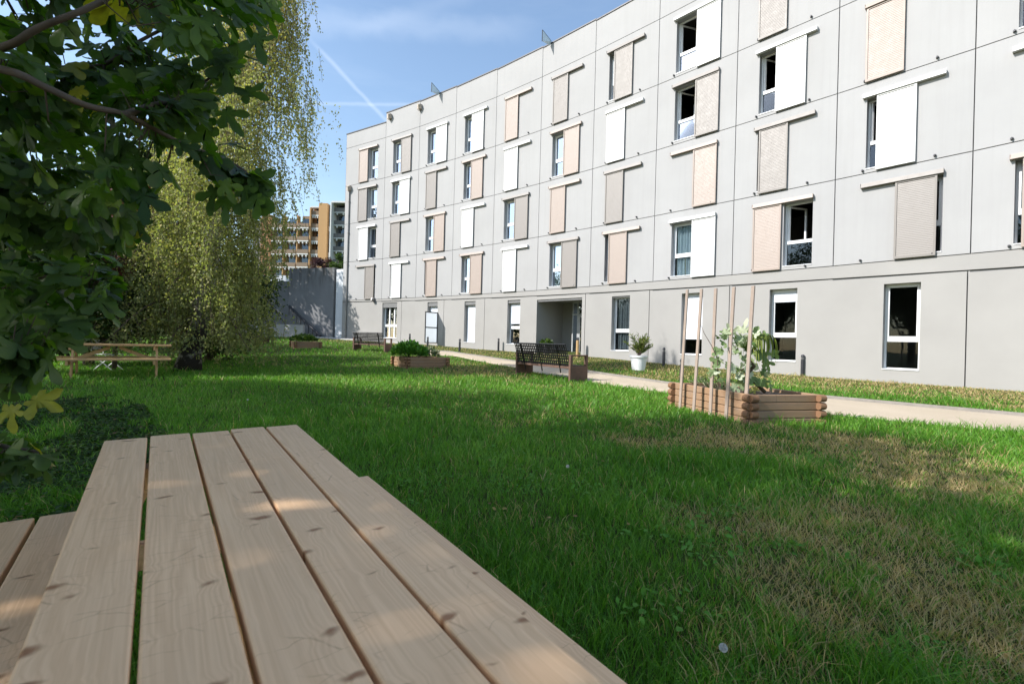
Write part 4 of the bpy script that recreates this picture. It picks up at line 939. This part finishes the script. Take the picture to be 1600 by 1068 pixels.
# ---- fig tree in the left foreground
def fig_leaf(sd):
    r_ = np.random.default_rng(sd); n3 = sd % 3 == 0
    lobes = [(-60, .72), (0, 1.0), (58, .75)] if n3 else [(-115, .45), (-60, .84), (0, 1.0), (62, .80), (118, .42)]
    lobes = [(a+r_.normal()*6, q*(1+r_.normal()*.10)) for a, q in lobes]; pts = []; c0_ = np.array([0, .33])
    for i_, (a, r__) in enumerate(lobes):
        a_ = R(a); dx, dy = math.sin(a_), math.cos(a_); nx_, ny_ = dy, -dx; R_ = r__*.74; wv_ = (.135 if abs(a) < 100 else .10)*(1.25 if n3 else 1)*(1+.12*r_.normal())
        bend = r_.normal()*.06
        for (f_, w_) in ((.42, -.70), (.56, -.98), (.70, -1.08), (.84, -.80), (.94, -.42), (1, 0), (.94, .42), (.84, .80), (.70, 1.08), (.56, .98), (.42, .70)):
            w2 = w_*wv_*(1+.10*r_.normal())+bend*f_*f_; pts.append((c0_[0]+dx*R_*f_+nx_*w2, c0_[1]+dy*R_*f_+ny_*w2))
        if i_ < len(lobes)-1:
            am = R((lobes[i_][0]+lobes[i_+1][0])/2); q = .23+.06*r_.random(); pts.append((c0_[0]+math.sin(am)*q, c0_[1]+math.cos(am)*q))
    if n3: pts += [(.20, .20), (.05, .14), (0, .12), (-.05, .14), (-.20, .20)]
    else: pts += [(.05, .16), (0, .12), (-.05, .16)]
    k1, k2, k3 = .05+.14*r_.random(), .10+.40*r_.random(), r_.random()*6
    V_ = [(0, .33, .02)]
    for (x, y) in pts:
        rr = math.hypot(x, y-.33); an = math.atan2(x, y-.33); V_.append((x, y, k1*abs(x)*2-k2*rr*rr+.035*math.sin(3*an+k3)*rr*2+.018*math.sin(11*an)))
    nf = len(pts); return np.array(V_), [[(0, 1+k, 1+(k+1) % nf) for k in range(nf)]]
FIGS = [fig_leaf(q) for q in range(7)]
FLV, FLF = FIGS[1]
def scatter_figs(P, ax, nr, size, rnd, r_):
    k = r_.integers(0, len(FIGS), len(P)); VV = []; FF = []; AA = []; off = 0
    for q, (v_s, f_s) in enumerate(FIGS):
        m_ = k == q
        if not m_.any(): continue
        V, Fs, a = scatter_leaves(v_s, f_s, P[m_], ax[m_], nr[m_], size[m_], rnd[m_]); VV.append(V); FF += [f+off for f in Fs]; AA.append(a); off += len(V)
    return np.vstack(VV), FF, np.concatenate(AA)
def fig_mat():
    t = NT('fig_leaf'); c = t.ramp(t.attr('rnd'), [(0, (.020, .050, .008)), (.35, (.045, .10, .012)), (.75, (.10, .18, .02)), (.95, (.20, .28, .02)), (1, (.42, .36, .03))])
    v = t.coord(); n1 = t.noise(v, 30, 4); c = t.mix(t.rng(n1, .3, .7, 0, .35), c, (.02, .04, .012))
    gm = t.new('ShaderNodeNewGeometry'); c = t.mix(t.math('MULTIPLY', gm.outputs['Backfacing'], .35), c, (.10, .13, .07))
    p = t.new('ShaderNodeBsdfPrincipled'); t.set(p, 'Base Color', c); t.set(p, 'Roughness', .42); t.set(p, 'Specular IOR Level', .35); t.l.new(t.bump(n1, .3, .01), p.inputs['Normal'])
    tr = t.new('ShaderNodeBsdfTranslucent'); t.set(tr, 'Color', t.mix(1.0, c, (1.6, 2.0, .6), 'MULTIPLY'))
    ms = t.new('ShaderNodeMixShader'); ms.inputs[0].default_value = .48; t.l.new(p.outputs[0], ms.inputs[1]); t.l.new(tr.outputs[0], ms.inputs[2]); t.l.new(ms.outputs[0], t.out.inputs[0]); return t.m
M_fig = fig_mat(); M_figbark = simple('fig_bark', (.10, .072, .055), .85, var=.25, scale=14, bump=.5)
def build_fig():
    r_ = np.random.default_rng(9); base = Vector((-4.1, 2.1, 0))
    o = empty('fig_tree', tuple(base), label='dark fig tree with big lobed leaves hanging over the left foreground', cat='tree')
    limbs = [  # photo px, py, depth
        [(-330, 60, 2.4), (-140, 105, 1.8), (0, 76, 1.5), (60, 44, 1.45), (160, 2, 1.5), (260, -60, 1.9), (360, -90, 2.0)],
        [(-330, 160, 2.4), (-150, 90, 1.8), (0, 108, 1.5), (70, 136, 1.52), (135, 165, 1.58), (196, 179, 1.7), (245, 204, 1.85), (297, 230, 1.95), (345, 246, 2.15), (385, 268, 2.2)],
        [(196, 179, 1.7), (236, 165, 1.85), (283, 153, 2.15), (330, 120, 2.2)],
        [(-150, 140, 2.3), (0, 115, 2.2), (90, 106, 2.2), (162, 101, 2.25), (219, 64, 2.3), (290, 30, 2.4), (360, 10, 2.4), (420, -10, 2.45)],
        [(-200, 330, 2.6), (-60, 300, 2.3), (0, 290, 2.2), (68, 285, 2.2), (130, 330, 2.3), (190, 345, 2.4)],
        [(30, 197, 2.5), (80, 189, 2.6), (121, 158, 2.6), (170, 110, 2.7)],
        [(-160, 480, 2.5), (-40, 470, 2.3), (30, 440, 2.3), (100, 430, 2.4), (160, 440, 2.45)],
        [(-160, 560, 2.2), (-60, 560, 1.8), (0, 545, 1.75), (50, 560, 1.8)],
        [(-160, 700, 2.0), (-40, 690, 1.75), (20, 700, 1.7), (60, 705, 1.7)],
        [(-120, 10, 1.8), (0, -20, 1.7), (120, -50, 1.7)],
    ]
    root = Vector((-4.1, 2.1, 0)); mb = MB(); LW = []
    fork = Vector((-3.6, 2.2, 1.0))
    mbt = MB(); mbt.tube([(0, 0, -.1), (.12, .05, .5), tuple(fork-root)], [.14, .11, .09], 10); mbt.build('trunk', M_figbark, o, smooth=True)
    for k, l in enumerate(limbs):
        p = [W(*q) for q in l]
        if k not in (2, 5): p = [fork]+p
        # smooth resample
        q = []
        for i_ in range(len(p)-1):
            a = p[max(0, i_-1)]; b = p[i_]; c = p[i_+1]; d = p[min(len(p)-1, i_+2)]
            for s_ in range(4):
                t_ = s_/4; q.append(.5*((2*b)+(c-a)*t_+(2*a-5*b+4*c-d)*t_*t_+(3*b-a-3*c+d)*t_**3))
        q.append(p[-1]); LW.append(q); n_ = len(q); r0 = .014 if k in (0, 1) else .011
        mb.tube([v-root for v in q], [r0*(1-.80*i_/n_)+.0025 for i_ in range(n_)], 8)
    # leaf targets
    allp = [v for l in LW for v in l]
    regs = [([(-60, -60), (470, -60), (420, 45), (385, 70), (350, 95), (280, 60), (240, 110), (130, 150), (-60, 140)], 150, (1.6, 2.8)),
            ([(-60, 90), (170, 100), (330, 90), (345, 150), (300, 205), (180, 230), (60, 240), (-60, 250)], 110, (1.7, 2.8)),
            ([(240, 95), (360, 110), (395, 150), (350, 205), (300, 225), (230, 200)], 26, (1.9, 2.5)),
            ([(-60, 200), (150, 200), (240, 280), (235, 345), (200, 380), (60, 400), (-60, 400)], 125, (1.7, 2.8)),
            ([(300, 235), (390, 250), (425, 285), (420, 325), (385, 320), (330, 290)], 16, (2.0, 2.35)),
            ([(-60, 350), (150, 350), (215, 400), (190, 455), (90, 500), (-60, 520)], 105, (1.7, 2.8)),
            ([(-60, 480), (60, 480), (95, 540), (70, 590), (-60, 600)], 34, (1.6, 2.5)),
            ([(-60, 590), (10, 600), (40, 625), (10, 650), (-60, 650)], 6, (1.6, 1.9)),
            ([(-60, 660), (40, 690), (95, 720), (40, 745), (-60, 730)], 12, (1.5, 1.9)),
            ([(-400, -400), (500, -420), (300, -60), (-60, -60), (-60, 300), (-400, 300)], 380, (1.4, 3.2)),
            ([(-400, 300), (-60, 300), (-60, 760), (-400, 760)], 130, (1.5, 2.8))]
    P = []; tips = []
    for poly, n_, (d0_, d1_) in regs:
        xs = [q[0] for q in poly]; ys = [q[1] for q in poly]; c = 0
        while c < n_*2.1:
            x = r_.uniform(min(xs), max(xs)); y = r_.uniform(min(ys), max(ys))
            if inpoly(np.array([x]), np.array([y]), poly)[0]: P.append(W(x, y, r_.uniform(d0_, d1_))); c += 1
    hand = [(395, 45, 2.0, 25), (375, 62, 2.05, -10), (350, 85, 2.0, 15), (330, 130, 2.1, 80), (372, 140, 2.15, 70), (345, 165, 2.1, 40), (270, 195, 2.0, -25), (318, 185, 2.1, 20), (385, 265, 2.2, 50), (400, 290, 2.2, 40), (340, 285, 2.15, -10), (352, 300, 2.2, 10), (382, 298, 2.15, 35), (305, 110, 2.1, 5), (320, 70, 2.0, 30), (290, 85, 2.1, -10)]
    P = np.array([tuple(p) for p in P]); n = len(P); LA = np.array([tuple(v) for v in allp])
    # petiole start: nearest limb point, pulled towards the leaf
    D = np.linalg.norm(P[:, None]-LA[None], axis=2); k = D.argmin(1); near_ = LA[k]; st_ = P+(near_-P)*np.minimum(1, .13/np.maximum(.01, D.min(1)))[:, None]
    ax = (P-st_)*5+np.stack([r_.normal(size=n)*.35+.25, r_.normal(size=n)*.35-.1, -0.75+r_.normal(size=n)*.35], 1)
    nr = np.stack([r_.normal(size=n)*.5, -.35+r_.normal(size=n)*.5, .9+r_.normal(size=n)*.35], 1)
    size = .09+.07*r_.random(n); rn = np.clip(r_.random(n)*.9, 0, 1); rn[r_.random(n) < .012] = 1.0
    HP = []; HA = []; HN = []; HS = []
    for (x, y, d, a) in hand:
        HP.append(tuple(W(x, y, d))); HA.append((math.sin(R(a)), -.1, -math.cos(R(a)))); HN.append((.1*r_.normal(), -1, .45)); HS.append(.13+.05*r_.random())
    yel = [(210, 5, 1.75, 10), (225, 30, 1.8, 60), (105, 95, 2.0, 50), (118, 130, 2.05, 20), (18, 625, 1.7, 10), (45, 615, 1.7, 60)]
    for (x, y, d, a) in yel:
        HP.append(tuple(W(x, y, d))); HA.append((math.sin(R(a)), -.1, -math.cos(R(a)))); HN.append((.3*r_.normal(), -.9, .5)); HS.append(.10+.03*r_.random())
    HR = [.3]*len(hand)+[1.0]*len(yel)
    P2 = np.vstack([st_, np.array(HP)]); ax = np.vstack([ax, np.array(HA)]); nr = np.vstack([nr, np.array(HN)]); size = np.r_[size, HS]; rn = np.r_[rn, HR]
    P2 = P2-np.array(root)
    V, Fs, a = scatter_figs(P2, ax, nr, size, rn, r_); npmesh('crown', V, Fs, M_fig, {'rnd': a}, o, smooth=True)
    # twigs: nearest limb to leaf base
    for i_ in range(0, len(P2)):
        q = Vector(P2[i_])+root; dd = np.linalg.norm(LA-np.array(q), axis=1); L_ = Vector(LA[dd.argmin()]); 
        if (q-L_).length < .17:
            m_ = q.lerp(L_, .5)+Vector((0, 0, -.05)); mb.tube([L_-root, m_-root, q-root], [.003, .0022, .0016], 4, cap=False)
    mb.build('branches', M_figbark, o, smooth=True)
build_fig()

# ---- plants in planters and pots
def tuft(name, loc, n, spread, h_, size, shape, mat, label, cat='plant', seed=0, up=.9, group=None, stem=.25, parent=None, flat=.4):
    r_ = np.random.default_rng(seed); o = empty(name, loc, label=label, cat=cat, group=group)
    a = r_.random(n)*2*math.pi; rr = np.sqrt(r_.random(n)); zz = h_*(1-.55*rr**2)*(.35+.65*r_.random(n)); P = np.stack([np.cos(a)*rr*spread[0], np.sin(a)*rr*spread[1], zz], 1)
    ax = np.stack([np.cos(a)*rr+r_.normal(size=n)*.5, np.sin(a)*rr+r_.normal(size=n)*.5, np.full(n, up)+r_.normal(size=n)*.4], 1); nr = runit(n, r_)*.7+np.array([0, 0, .8])
    V, Fs, at = scatter_leaves(*shape, P, ax, nr, size*(.6+.8*r_.random(n)), r_.random(n)); npmesh('foliage', V, Fs, mat, {'rnd': at}, o)
    mb = MB()
    for k in range(min(n, 40)):
        q = P[k*n//40 if n > 40 else k]; mb.tube([(q[0]*.35, q[1]*.35, -.03), (q[0]*.8, q[1]*.8, q[2]*.6), tuple(q)], [.008, .006, .003], 4)
    mb.build('stems', M_mid if mat is not M_dark else M_bark, o); return o
M_herb = leafmat('herb_leaf', [(0, (.05, .14, .02)), (.6, (.09, .24, .03)), (1, (.16, .34, .05))], .5, .4)
M_grey = leafmat('greygreen_leaf', [(0, (.12, .15, .08)), (.6, (.20, .23, .13)), (1, (.32, .33, .20))], .6, .3)
M_squash = leafmat('squash_leaf', [(0, (.10, .18, .05)), (.45, (.24, .32, .15)), (.7, (.45, .50, .36)), (.85, (.62, .66, .52)), (.95, (.5, .46, .10)), (1, (.6, .42, .05))], .6, .35)
M_olean = leafmat('oleander_leaf', [(0, (.07, .12, .025)), (.6, (.15, .20, .045)), (1, (.28, .27, .08))], .5, .35)
zp = .33; z2 = T(d0.x, d0.y)
q = pc2-u2*Lx2*.30; tuft('herb_plant', (q.x, q.y, z2+zp), 900, (.62, .5), .62, .15, (OV, OVF), M_herb, 'bright green bushy herb at the left end of the middle planter', seed=70)
q = pc2+u2*Lx2*.22; tuft('leafy_plant', (q.x, q.y, z2+zp), 220, (.36, .32), .42, .13, (OV, OVF), M_grey, 'grey green plant at the right end of the middle planter', seed=71)
q = pc3-u3*.1; tuft('ground_cover', (q.x, q.y, T(e0.x, e0.y)+zp), 900, (dv1.length*.55, .62), .42, .13, (OV, OVF), M_mid, 'low green plants filling the far planter', seed=72)
q = pc+v_*Ly1*.15-u*Lx1*.1; tuft('weeds', (q.x, q.y, zp), 260, (.42, .7), .30, .11, (LN, LNF), M_grey, 'straggly dry weeds inside the front planter', seed=73)
# squash / artichoke-like plant with twisting stem
def squash():
    r_ = np.random.default_rng(8); b = W(1195, 612, 7.55); b.z = zp; o = empty('squash_plant', tuple(b), label='tall squash plant with big pale lobed leaves in the front planter', cat='plant')
    stem = [W(1195, 612, 7.55), W(1180, 597, 7.5), W(1165, 588, 7.45), W(1178, 572, 7.4), W(1168, 558, 7.35), W(1182, 540, 7.35), W(1190, 530, 7.3)]
    mb = MB(); mb.tube([v-b for v in stem], [.03, .034, .03, .03, .026, .022, .016], 8)
    mb.tube([v-b for v in (stem[3], W(1155, 578, 7.4), W(1140, 565, 7.4))], [.016, .012, .006], 6); mb.build('stem', simple('squash_stem', (.09, .075, .045), .9, var=.4, scale=30, bump=1), o, smooth=True)
    P = []; AX = []; NR = []; SZ = []; RN = []
    for (x, y, s_, a, rn_) in ((1145, 528, .26, 200, .7), (1160, 525, .28, 180, .85), (1150, 545, .30, 150, .75), (1165, 560, .34, 20, .82), (1148, 565, .30, -30, .78), (1132, 545, .24, -60, .3), (1125, 560, .22, -50, .3), (1175, 548, .26, 60, .4), (1188, 545, .24, 30, .35), (1195, 560, .22, 20, .3), (1158, 585, .26, 10, .5), (1175, 585, .22, 20, .2), (1190, 590, .20, 30, .25), (1140, 578, .22, -20, .93), (1178, 602, .18, 5, .93), (1120, 575, .18, -40, .5), (1150, 598, .2, -20, .6), (1205, 545, .2, 40, .2), (1172, 530, .24, 160, .4), (1138, 530, .2, -120, .3)):
        P.append(tuple(W(x, y, 7.3+.3*r_.random())-b)); AX.append((math.sin(R(a)), -.2, -math.cos(R(a)))); NR.append((r_.normal()*.3, -1, .5+r_.normal()*.2)); SZ.append(s_*.95); RN.append(rn_)
    n = 95
    for k in range(n): 
        P.append(tuple(W(r_.uniform(1115, 1205), r_.uniform(522, 600), 7.2+.5*r_.random())-b)); AX.append(tuple(runit(1, r_)[0])); NR.append((r_.normal()*.6, -.8, .6)); SZ.append(.09+.08*r_.random()); RN.append(r_.random()**1.5*.95)
    V, Fs, a = scatter_figs(np.array(P), np.array(AX), np.array(NR), np.array(SZ), np.array(RN), r_); npmesh('foliage', V, Fs, M_squash, {'rnd': a}, o, smooth=True)
    # drooping yellow-green head of long leaves
    c = W(1188, 528, 7.3)-b; m2 = MB()
    for k in range(34):
        az = k*2.4; L_ = .30+.16*r_.random(); dx, dy = math.cos(az), math.sin(az)*.6; wv_ = .022; pts = []
        for s_ in range(8):
            t_ = s_/7; pts.append(Vector((c.x+dx*L_*.62*math.sin(t_*1.9), c.y+dy*L_*.6*t_, c.z+.13*math.sin(t_*3.0)-L_*1.05*t_**2)))
        sd_ = Vector((-dy, dx, .3)).normalized()
        for s_ in range(7):
            w0, w1 = wv_*math.sin(math.pi*(s_/7*.86+.12)), wv_*math.sin(math.pi*((s_+1)/7*.86+.12)); m2.quad(pts[s_]-sd_*w0, pts[s_]+sd_*w0, pts[s_+1]+sd_*w1, pts[s_+1]-sd_*w1)
    o2 = m2.build('drooping_leaves', leafmat('droop_leaf', [(0, (.20, .25, .05)), (1, (.2, .25, .05))], .5, .4), o)
squash()
# thin climbing stalk by the third stake
mb = MB(); a_ = W(1124, 605, 7.5); mb.tube([a_, W(1122, 585, 7.45), W(1121, 560, 7.4), W(1112, 540, 7.4), W(1100, 520, 7.4), W(1094, 505, 7.4)], [.009, .008, .007, .005, .004, .003], 6)
o = mb.build('dry_stalk', M_twig); tag(o, 'thin dry stalk leaning across the stakes of the front planter', 'plant')
# white pot with oleander
pp = G(997.5, 578); sc_p = 1.0
o = empty('flower_pot', tuple(pp), label='large white flower pot standing on the dry grass by the wall', cat='pot')
mb = MB(); mb.lathe([(0, 0), (.23, 0), (.30, .46), (.335, .47), (.345, .54), (.315, .545), (.30, .50), (0, .49)], n=32); mb.build('pot', simple('white_plastic', (.72, .73, .75), .4, var=.04), o, smooth=False)
mb = MB(); mb.lathe([(0, .492), (.297, .495)], n=24); mb.build('soil', M_soil, o)
r_ = np.random.default_rng(14); o = empty('oleander', (pp.x, pp.y, pp.z+.49), label='oleander with narrow yellow green leaves growing in the white pot', cat='plant'); mb = MB(); P = []; AX = []
for k in range(22):
    a = r_.random()*6.28; s_ = .12+.42*r_.random(); hh_ = .35+.5*r_.random(); e = Vector((math.cos(a)*s_, math.sin(a)*s_, hh_)); mb.tube([(0, 0, 0), (e.x*.3, e.y*.3, e.z*.5), tuple(e)], [.012, .009, .005], 5)
    for q in range(34):
        t_ = .3+.7*r_.random(); P.append((e.x*t_**1.4, e.y*t_**1.4, e.z*t_)); AX.append((math.cos(a)*.5+r_.normal()*.6, math.sin(a)*.5+r_.normal()*.6, .7+r_.normal()*.3))
mb.build('stems', M_twig, o); n = len(P); V, Fs, at = scatter_leaves(LN*np.array([1.4, 1, 1]), LNF, np.array(P), np.array(AX), runit(n, r_), .13+.06*r_.random(n), r_.random(n)); npmesh('foliage', V, Fs, M_olean, {'rnd': at}, o)
# small pot plant inside the porch
A_, t_, n_, L_ = frame(5); pq = (A_[0]+t_[0]*.55+n_[0]*-.25, A_[1]+t_[1]*.55+n_[1]*-.25, pz)
o = empty('flower_pot', pq, label='dark pot standing in the porch entrance', cat='pot'); mb = MB(); mb.lathe([(0, 0), (.16, 0), (.21, .42), (.2, .45), (0, .43)], n=20); mb.build('pot', M_bol, o)
tuft('potted_plant', (pq[0], pq[1], pz+.43), 160, (.3, .3), .35, .13, (OV, OVF), M_mid, 'green leafy plant in the dark pot in the porch', seed=77)

# folding chair beyond the far picnic table
fc = G(166, 556); fc = Vector((W(170, 540, 13).x, 13, T(-11, 13))); fo = empty('folding_chair', tuple(fc), R(10), label='pale folding chair with crossed metal legs behind the far picnic table', cat='chair')
mb = MB()
for y in (-.22, .22): mb.tube([(-.25, y, 0), (.25, y, .45)], .014, 6); mb.tube([(.25, y, 0), (-.25, y, .45), (-.38, y, .85)], .014, 6)
mb.build('legs', M_pvc, fo); mb = MB(); mb.box(-.25, .25, -.22, .22, .44, .465); mb.build('seat', M_white, fo, bevel=.01); mb = MB(); mb.hexa([(-.29, -.22, .6), (-.27, -.22, .6), (-.27, .22, .6), (-.29, .22, .6), (-.38, -.22, .86), (-.36, -.22, .86), (-.36, .22, .86), (-.38, .22, .86)]); mb.build('backrest', M_white, fo)

# ------------------------------------------------------------------ grass
DRY = [(G(*q), r) for q, r in (((1410, 715), .8), ((1440, 757), .55), ((1250, 838), .38), ((1330, 690), .5), ((1100, 690), .45), ((1095, 815), .2), ((1570, 1010), .25), ((1400, 880), .3), ((1200, 900), .2), ((1350, 800), .3), ((1165, 690), .5), ((990, 690), .35), ((1010, 590), .9), ((740, 580), 1.6), ((1480, 960), .22), ((1290, 960), .18))]
def dryness(x, y):
    d = np.zeros_like(x)
    for p, r in DRY: d += 1.1*np.exp(-(((x-p.x)**2+(y-p.y)**2)/(r*r)))*(.4+1.2*vnoise(x, y, 5))
    d += np.clip((vnoise(x, y, 1.1)*.6+vnoise(x+9, y, 3.3)*.4-.55)*2.6, 0, .5)*np.clip((x+.2*y)/2.2, 0, 1)
    fd, pos = fdist(x, y)
    strip = np.clip(1-(fd/4.2), 0, 1); d += strip*(.8+1.3*vnoise(x, y, 1.3))
    return np.clip(d, 0, 1)
planter_rects = [(pc, u, v_, Lx1, Ly1), (pc2, u2, v2, Lx2, Ly2), (pc3, u3, v3, dv1.length, 1.2)]
def keep_mask(x, y):
    fd, _ = fdist(x, y); k = (fd > .03) & ~inpoly(x, y, PATHPOLY)
    k &= ~((x < -12.7) & (y > 34.3+(-12.7-x)*.12))
    for (c, uu, vv, lx, ly) in planter_rects:
        a = (x-c.x)*uu.x+(y-c.y)*uu.y; b = (x-c.x)*vv.x+(y-c.y)*vv.y; k &= ~((abs(a) < lx/2+.03) & (abs(b) < ly/2+.03))
    return k
def ivymask(x, y): return inpoly(x, y, IVY) & (vnoise(x, y, 1.4)*.6+vnoise(x, y, 4.5)*.4 > .40)
IVY = [tuple(G(*q))[:2] for q in ((-260, 640), (0, 610), (150, 605), (230, 640), (270, 700), (230, 770), (120, 830), (0, 900), (-300, 1000))]
r_ = np.random.default_rng(77)
def sample(n):
    # radial-density sampling: more points near the camera
    out = []
    y = .45*(34/.45)**r_.random(n); keep = r_.random(n) < np.clip((y/2.6), 0, 1)**.9*np.clip(1.25-y/60, .3, 1)
    y = y[keep]; x = (r_.random(len(y))*2-1)*(1.28*y+1.2); k = keep_mask(x, y); return x[k], y[k]
x, y = sample(620000)
ivy = ivymask(x, y) & (r_.random(len(x)) < .85); x, y = x[~ivy], y[~ivy]
n = len(x); print('blades', n)
dr = dryness(x, y); tall = vnoise(x, y, 1.6)*.6+vnoise(x, y, 6)*.4
h = (.038+.066*r_.random(n))*(.55+1.0*tall)*(1-.45*dr)
weed = vnoise(x+30, y+7, 2.3); longt = (weed > .74) & (r_.random(n) < .5); h = np.where(longt, h*1.6, h)
wv_ = .0019*np.maximum(1, (y/2.4))**.72*(.7+.7*r_.random(n)); h *= np.clip(1+.01*y, 1, 1.2)
a = r_.random(n)*2*math.pi; lean = h*(.25+.75*r_.random(n)+.3*dr); b2 = r_.random(n)*2*math.pi
sx, sy = np.cos(b2)*wv_, np.sin(b2)*wv_; lx, ly = np.cos(a)*lean, np.sin(a)*lean; z = terr(x, y)-.004
V = np.empty((n, 5, 3))
V[:, 0] = np.stack([x-sx, y-sy, z], 1); V[:, 1] = np.stack([x+sx, y+sy, z], 1)
V[:, 2] = np.stack([x+lx*.35-sx*.8, y+ly*.35-sy*.8, z+h*.62], 1); V[:, 3] = np.stack([x+lx*.35+sx*.8, y+ly*.35+sy*.8, z+h*.62], 1); V[:, 4] = np.stack([x+lx, y+ly, z+h*.98], 1)
bi = np.arange(n)*5; FQ = np.stack([bi, bi+1, bi+3, bi+2], 1); FT = np.stack([bi+2, bi+3, bi+4], 1)
isdry = r_.random(n) < dr*.85+.03
rv = np.where(isdry, .72+.28*r_.random(n), np.clip(.30+.30*(vnoise(x, y, .7)-.5)+r_.normal(size=n)*.14+dr*.1, 0, .62))
M_grass = leafmat('grass_blades', [(0, (.055, .165, .012)), (.3, (.115, .30, .022)), (.6, (.24, .43, .07)), (.7, (.32, .36, .09)), (.8, (.50, .36, .17)), (1, (.62, .47, .26))], .5, .42, .4, (1.0, 1.1, .5))
tag(npmesh('grass', V.reshape(-1, 3), [FQ, FT], M_grass, {'rnd': np.repeat(rv, 5)}), 'short green lawn grass with dry straw coloured patches', 'grass', kind='stuff')
# clover and small broad leaved weeds
x, y = sample(90000); k = (vnoise(x, y, 1.9) > .48) & (dryness(x, y) < .5) & ~ivymask(x, y); x, y = x[k], y[k]; n = len(x)
P = np.stack([x, y, terr(x, y)+.015+.03*r_.random(n)], 1); ax = runit(n, r_)*np.array([1, 1, .25]); nr = runit(n, r_)*.45+np.array([0, 0, 1.])
V, Fs, at = scatter_leaves(OV, OVF, P, ax, nr, (.016+.02*r_.random(n))*np.maximum(1, y/4)**.6, np.clip(.3+.25*r_.random(n), 0, 1))
M_clover = leafmat('clover_leaf', [(0, (.06, .18, .02)), (.5, (.12, .30, .04)), (1, (.20, .40, .08))], .6, .35, .2)
tag(npmesh('clover', V, Fs, M_clover, {'rnd': at}), 'small broad leaved weeds and clover between the grass', 'weeds', kind='stuff')
x, y = sample(60000); k = (vnoise(x+5, y, 2.6) > .62) & (y < 11) & (dryness(x, y) < .6) & (r_.random(len(x)) < .5); x, y = x[k], y[k]; n = len(x)
P = np.stack([x, y, terr(x, y)+.03+.03*r_.random(n)], 1); V, Fs, at = scatter_leaves(OV, OVF, P, runit(n, r_)*np.array([1, 1, .45]), runit(n, r_)*.5+np.array([0, 0, 1.]), (.022+.030*r_.random(n)), np.clip(.25+.45*r_.random(n), 0, 1))
tag(npmesh('weed_leaves', V, Fs, M_clover, {'rnd': at}), 'larger broad weed leaves growing through the lawn', 'weeds', kind='stuff')
# ivy ground cover on the left
xs = np.array([q[0] for q in IVY]); ys = np.array([q[1] for q in IVY]); n = 110000
x = r_.uniform(max(-7, xs.min()), xs.max(), n); y = r_.uniform(max(.5, ys.min()), ys.max(), n); k = ivymask(x, y) | (inpoly(x, y, IVY) & (r_.random(len(x)) < .25)); x, y = x[k], y[k]; n = len(x)
P = np.stack([x, y, .01+.06*r_.random(n)*(.4+vnoise(x, y, 3))], 1); ax = runit(n, r_)*np.array([1, 1, .3]); nr = runit(n, r_)*.55+np.array([0, 0, 1.])
V, Fs, at = scatter_leaves(OV*np.array([1.5, 1, 1]), OVF, P, ax, nr, .018+.022*r_.random(n), r_.random(n))
M_ivy = leafmat('ivy_leaf', [(0, (.02, .05, .008)), (.7, (.05, .10, .018)), (.96, (.09, .14, .03)), (.98, (.16, .11, .05)), (1, (.25, .17, .08))], .6, .25, .15)
tag(npmesh('ivy', V, Fs, M_ivy, {'rnd': at}), 'dark ivy ground cover under the fig on the left', 'ground cover', kind='stuff')
# fallen leaves
x, y = sample(5200); k = (x < 1) & (y > 2.5) & (y < 14); x, y = x[k][:200], y[k][:200]; n = len(x); P = np.stack([x, y, terr(x, y)+.06], 1)
V, Fs, at = scatter_leaves(OV*np.array([1.4, 1, 1]), OVF, P, runit(n, r_)*np.array([1, 1, .2]), runit(n, r_)*.4+np.array([0, 0, 1.]), (.022+.02*r_.random(n))*np.maximum(1,y/6), r_.random(n))
tag(npmesh('fallen_leaves', V, Fs, leafmat('fallen_leaf', [(0, (.16, .09, .03)), (1, (.34, .26, .08))], .7, .2), {'rnd': at}), 'scattered fallen yellow brown leaves on the lawn', 'leaves', kind='stuff')
# dandelion clocks
M_fluff = simple('seed_fluff', (.6, .6, .58), .9)
for (px, py, gy, lb_) in ((1130, 1011, 1085, 'white dandelion clock on a thin stalk at the bottom edge of the lawn'), (887, 728, 752, 'small white dandelion clock in the grass right of the table'), (387, 624, 642, 'tiny white dandelion clock in the shaded grass before the birch')):
    g_ = G(px, gy); hp = W(px, py, g_.y); o = empty('dandelion', tuple(g_), label=lb_, cat='flower', group='dandelion clocks'); d_ = hp-g_
    mb = MB(); mb.tube([(0, 0, 0), (d_.x*.4, 0, d_.z*.55), (d_.x, 0, d_.z-.008)], .0013*max(1, g_.y/2), 5); mb.build('stalk', M_grass if False else M_clover, o)
    n = 420; dr_ = runit(n, r_); P = np.tile(np.array([[d_.x, 0, d_.z]]), (n, 1)); V, Fs, at = scatter_leaves(np.array([(0, 0, 0), (.03, .9, 0), (0.12, 1, 0), (-.12, 1, 0), (-.03, .9, 0)]), [[(0, 1, 2, 3, 4)]], P, dr_, runit(n, r_), np.full(n, .0135), r_.random(n)); npmesh('seed_head', V, Fs, M_fluff, {'rnd': at}, o)
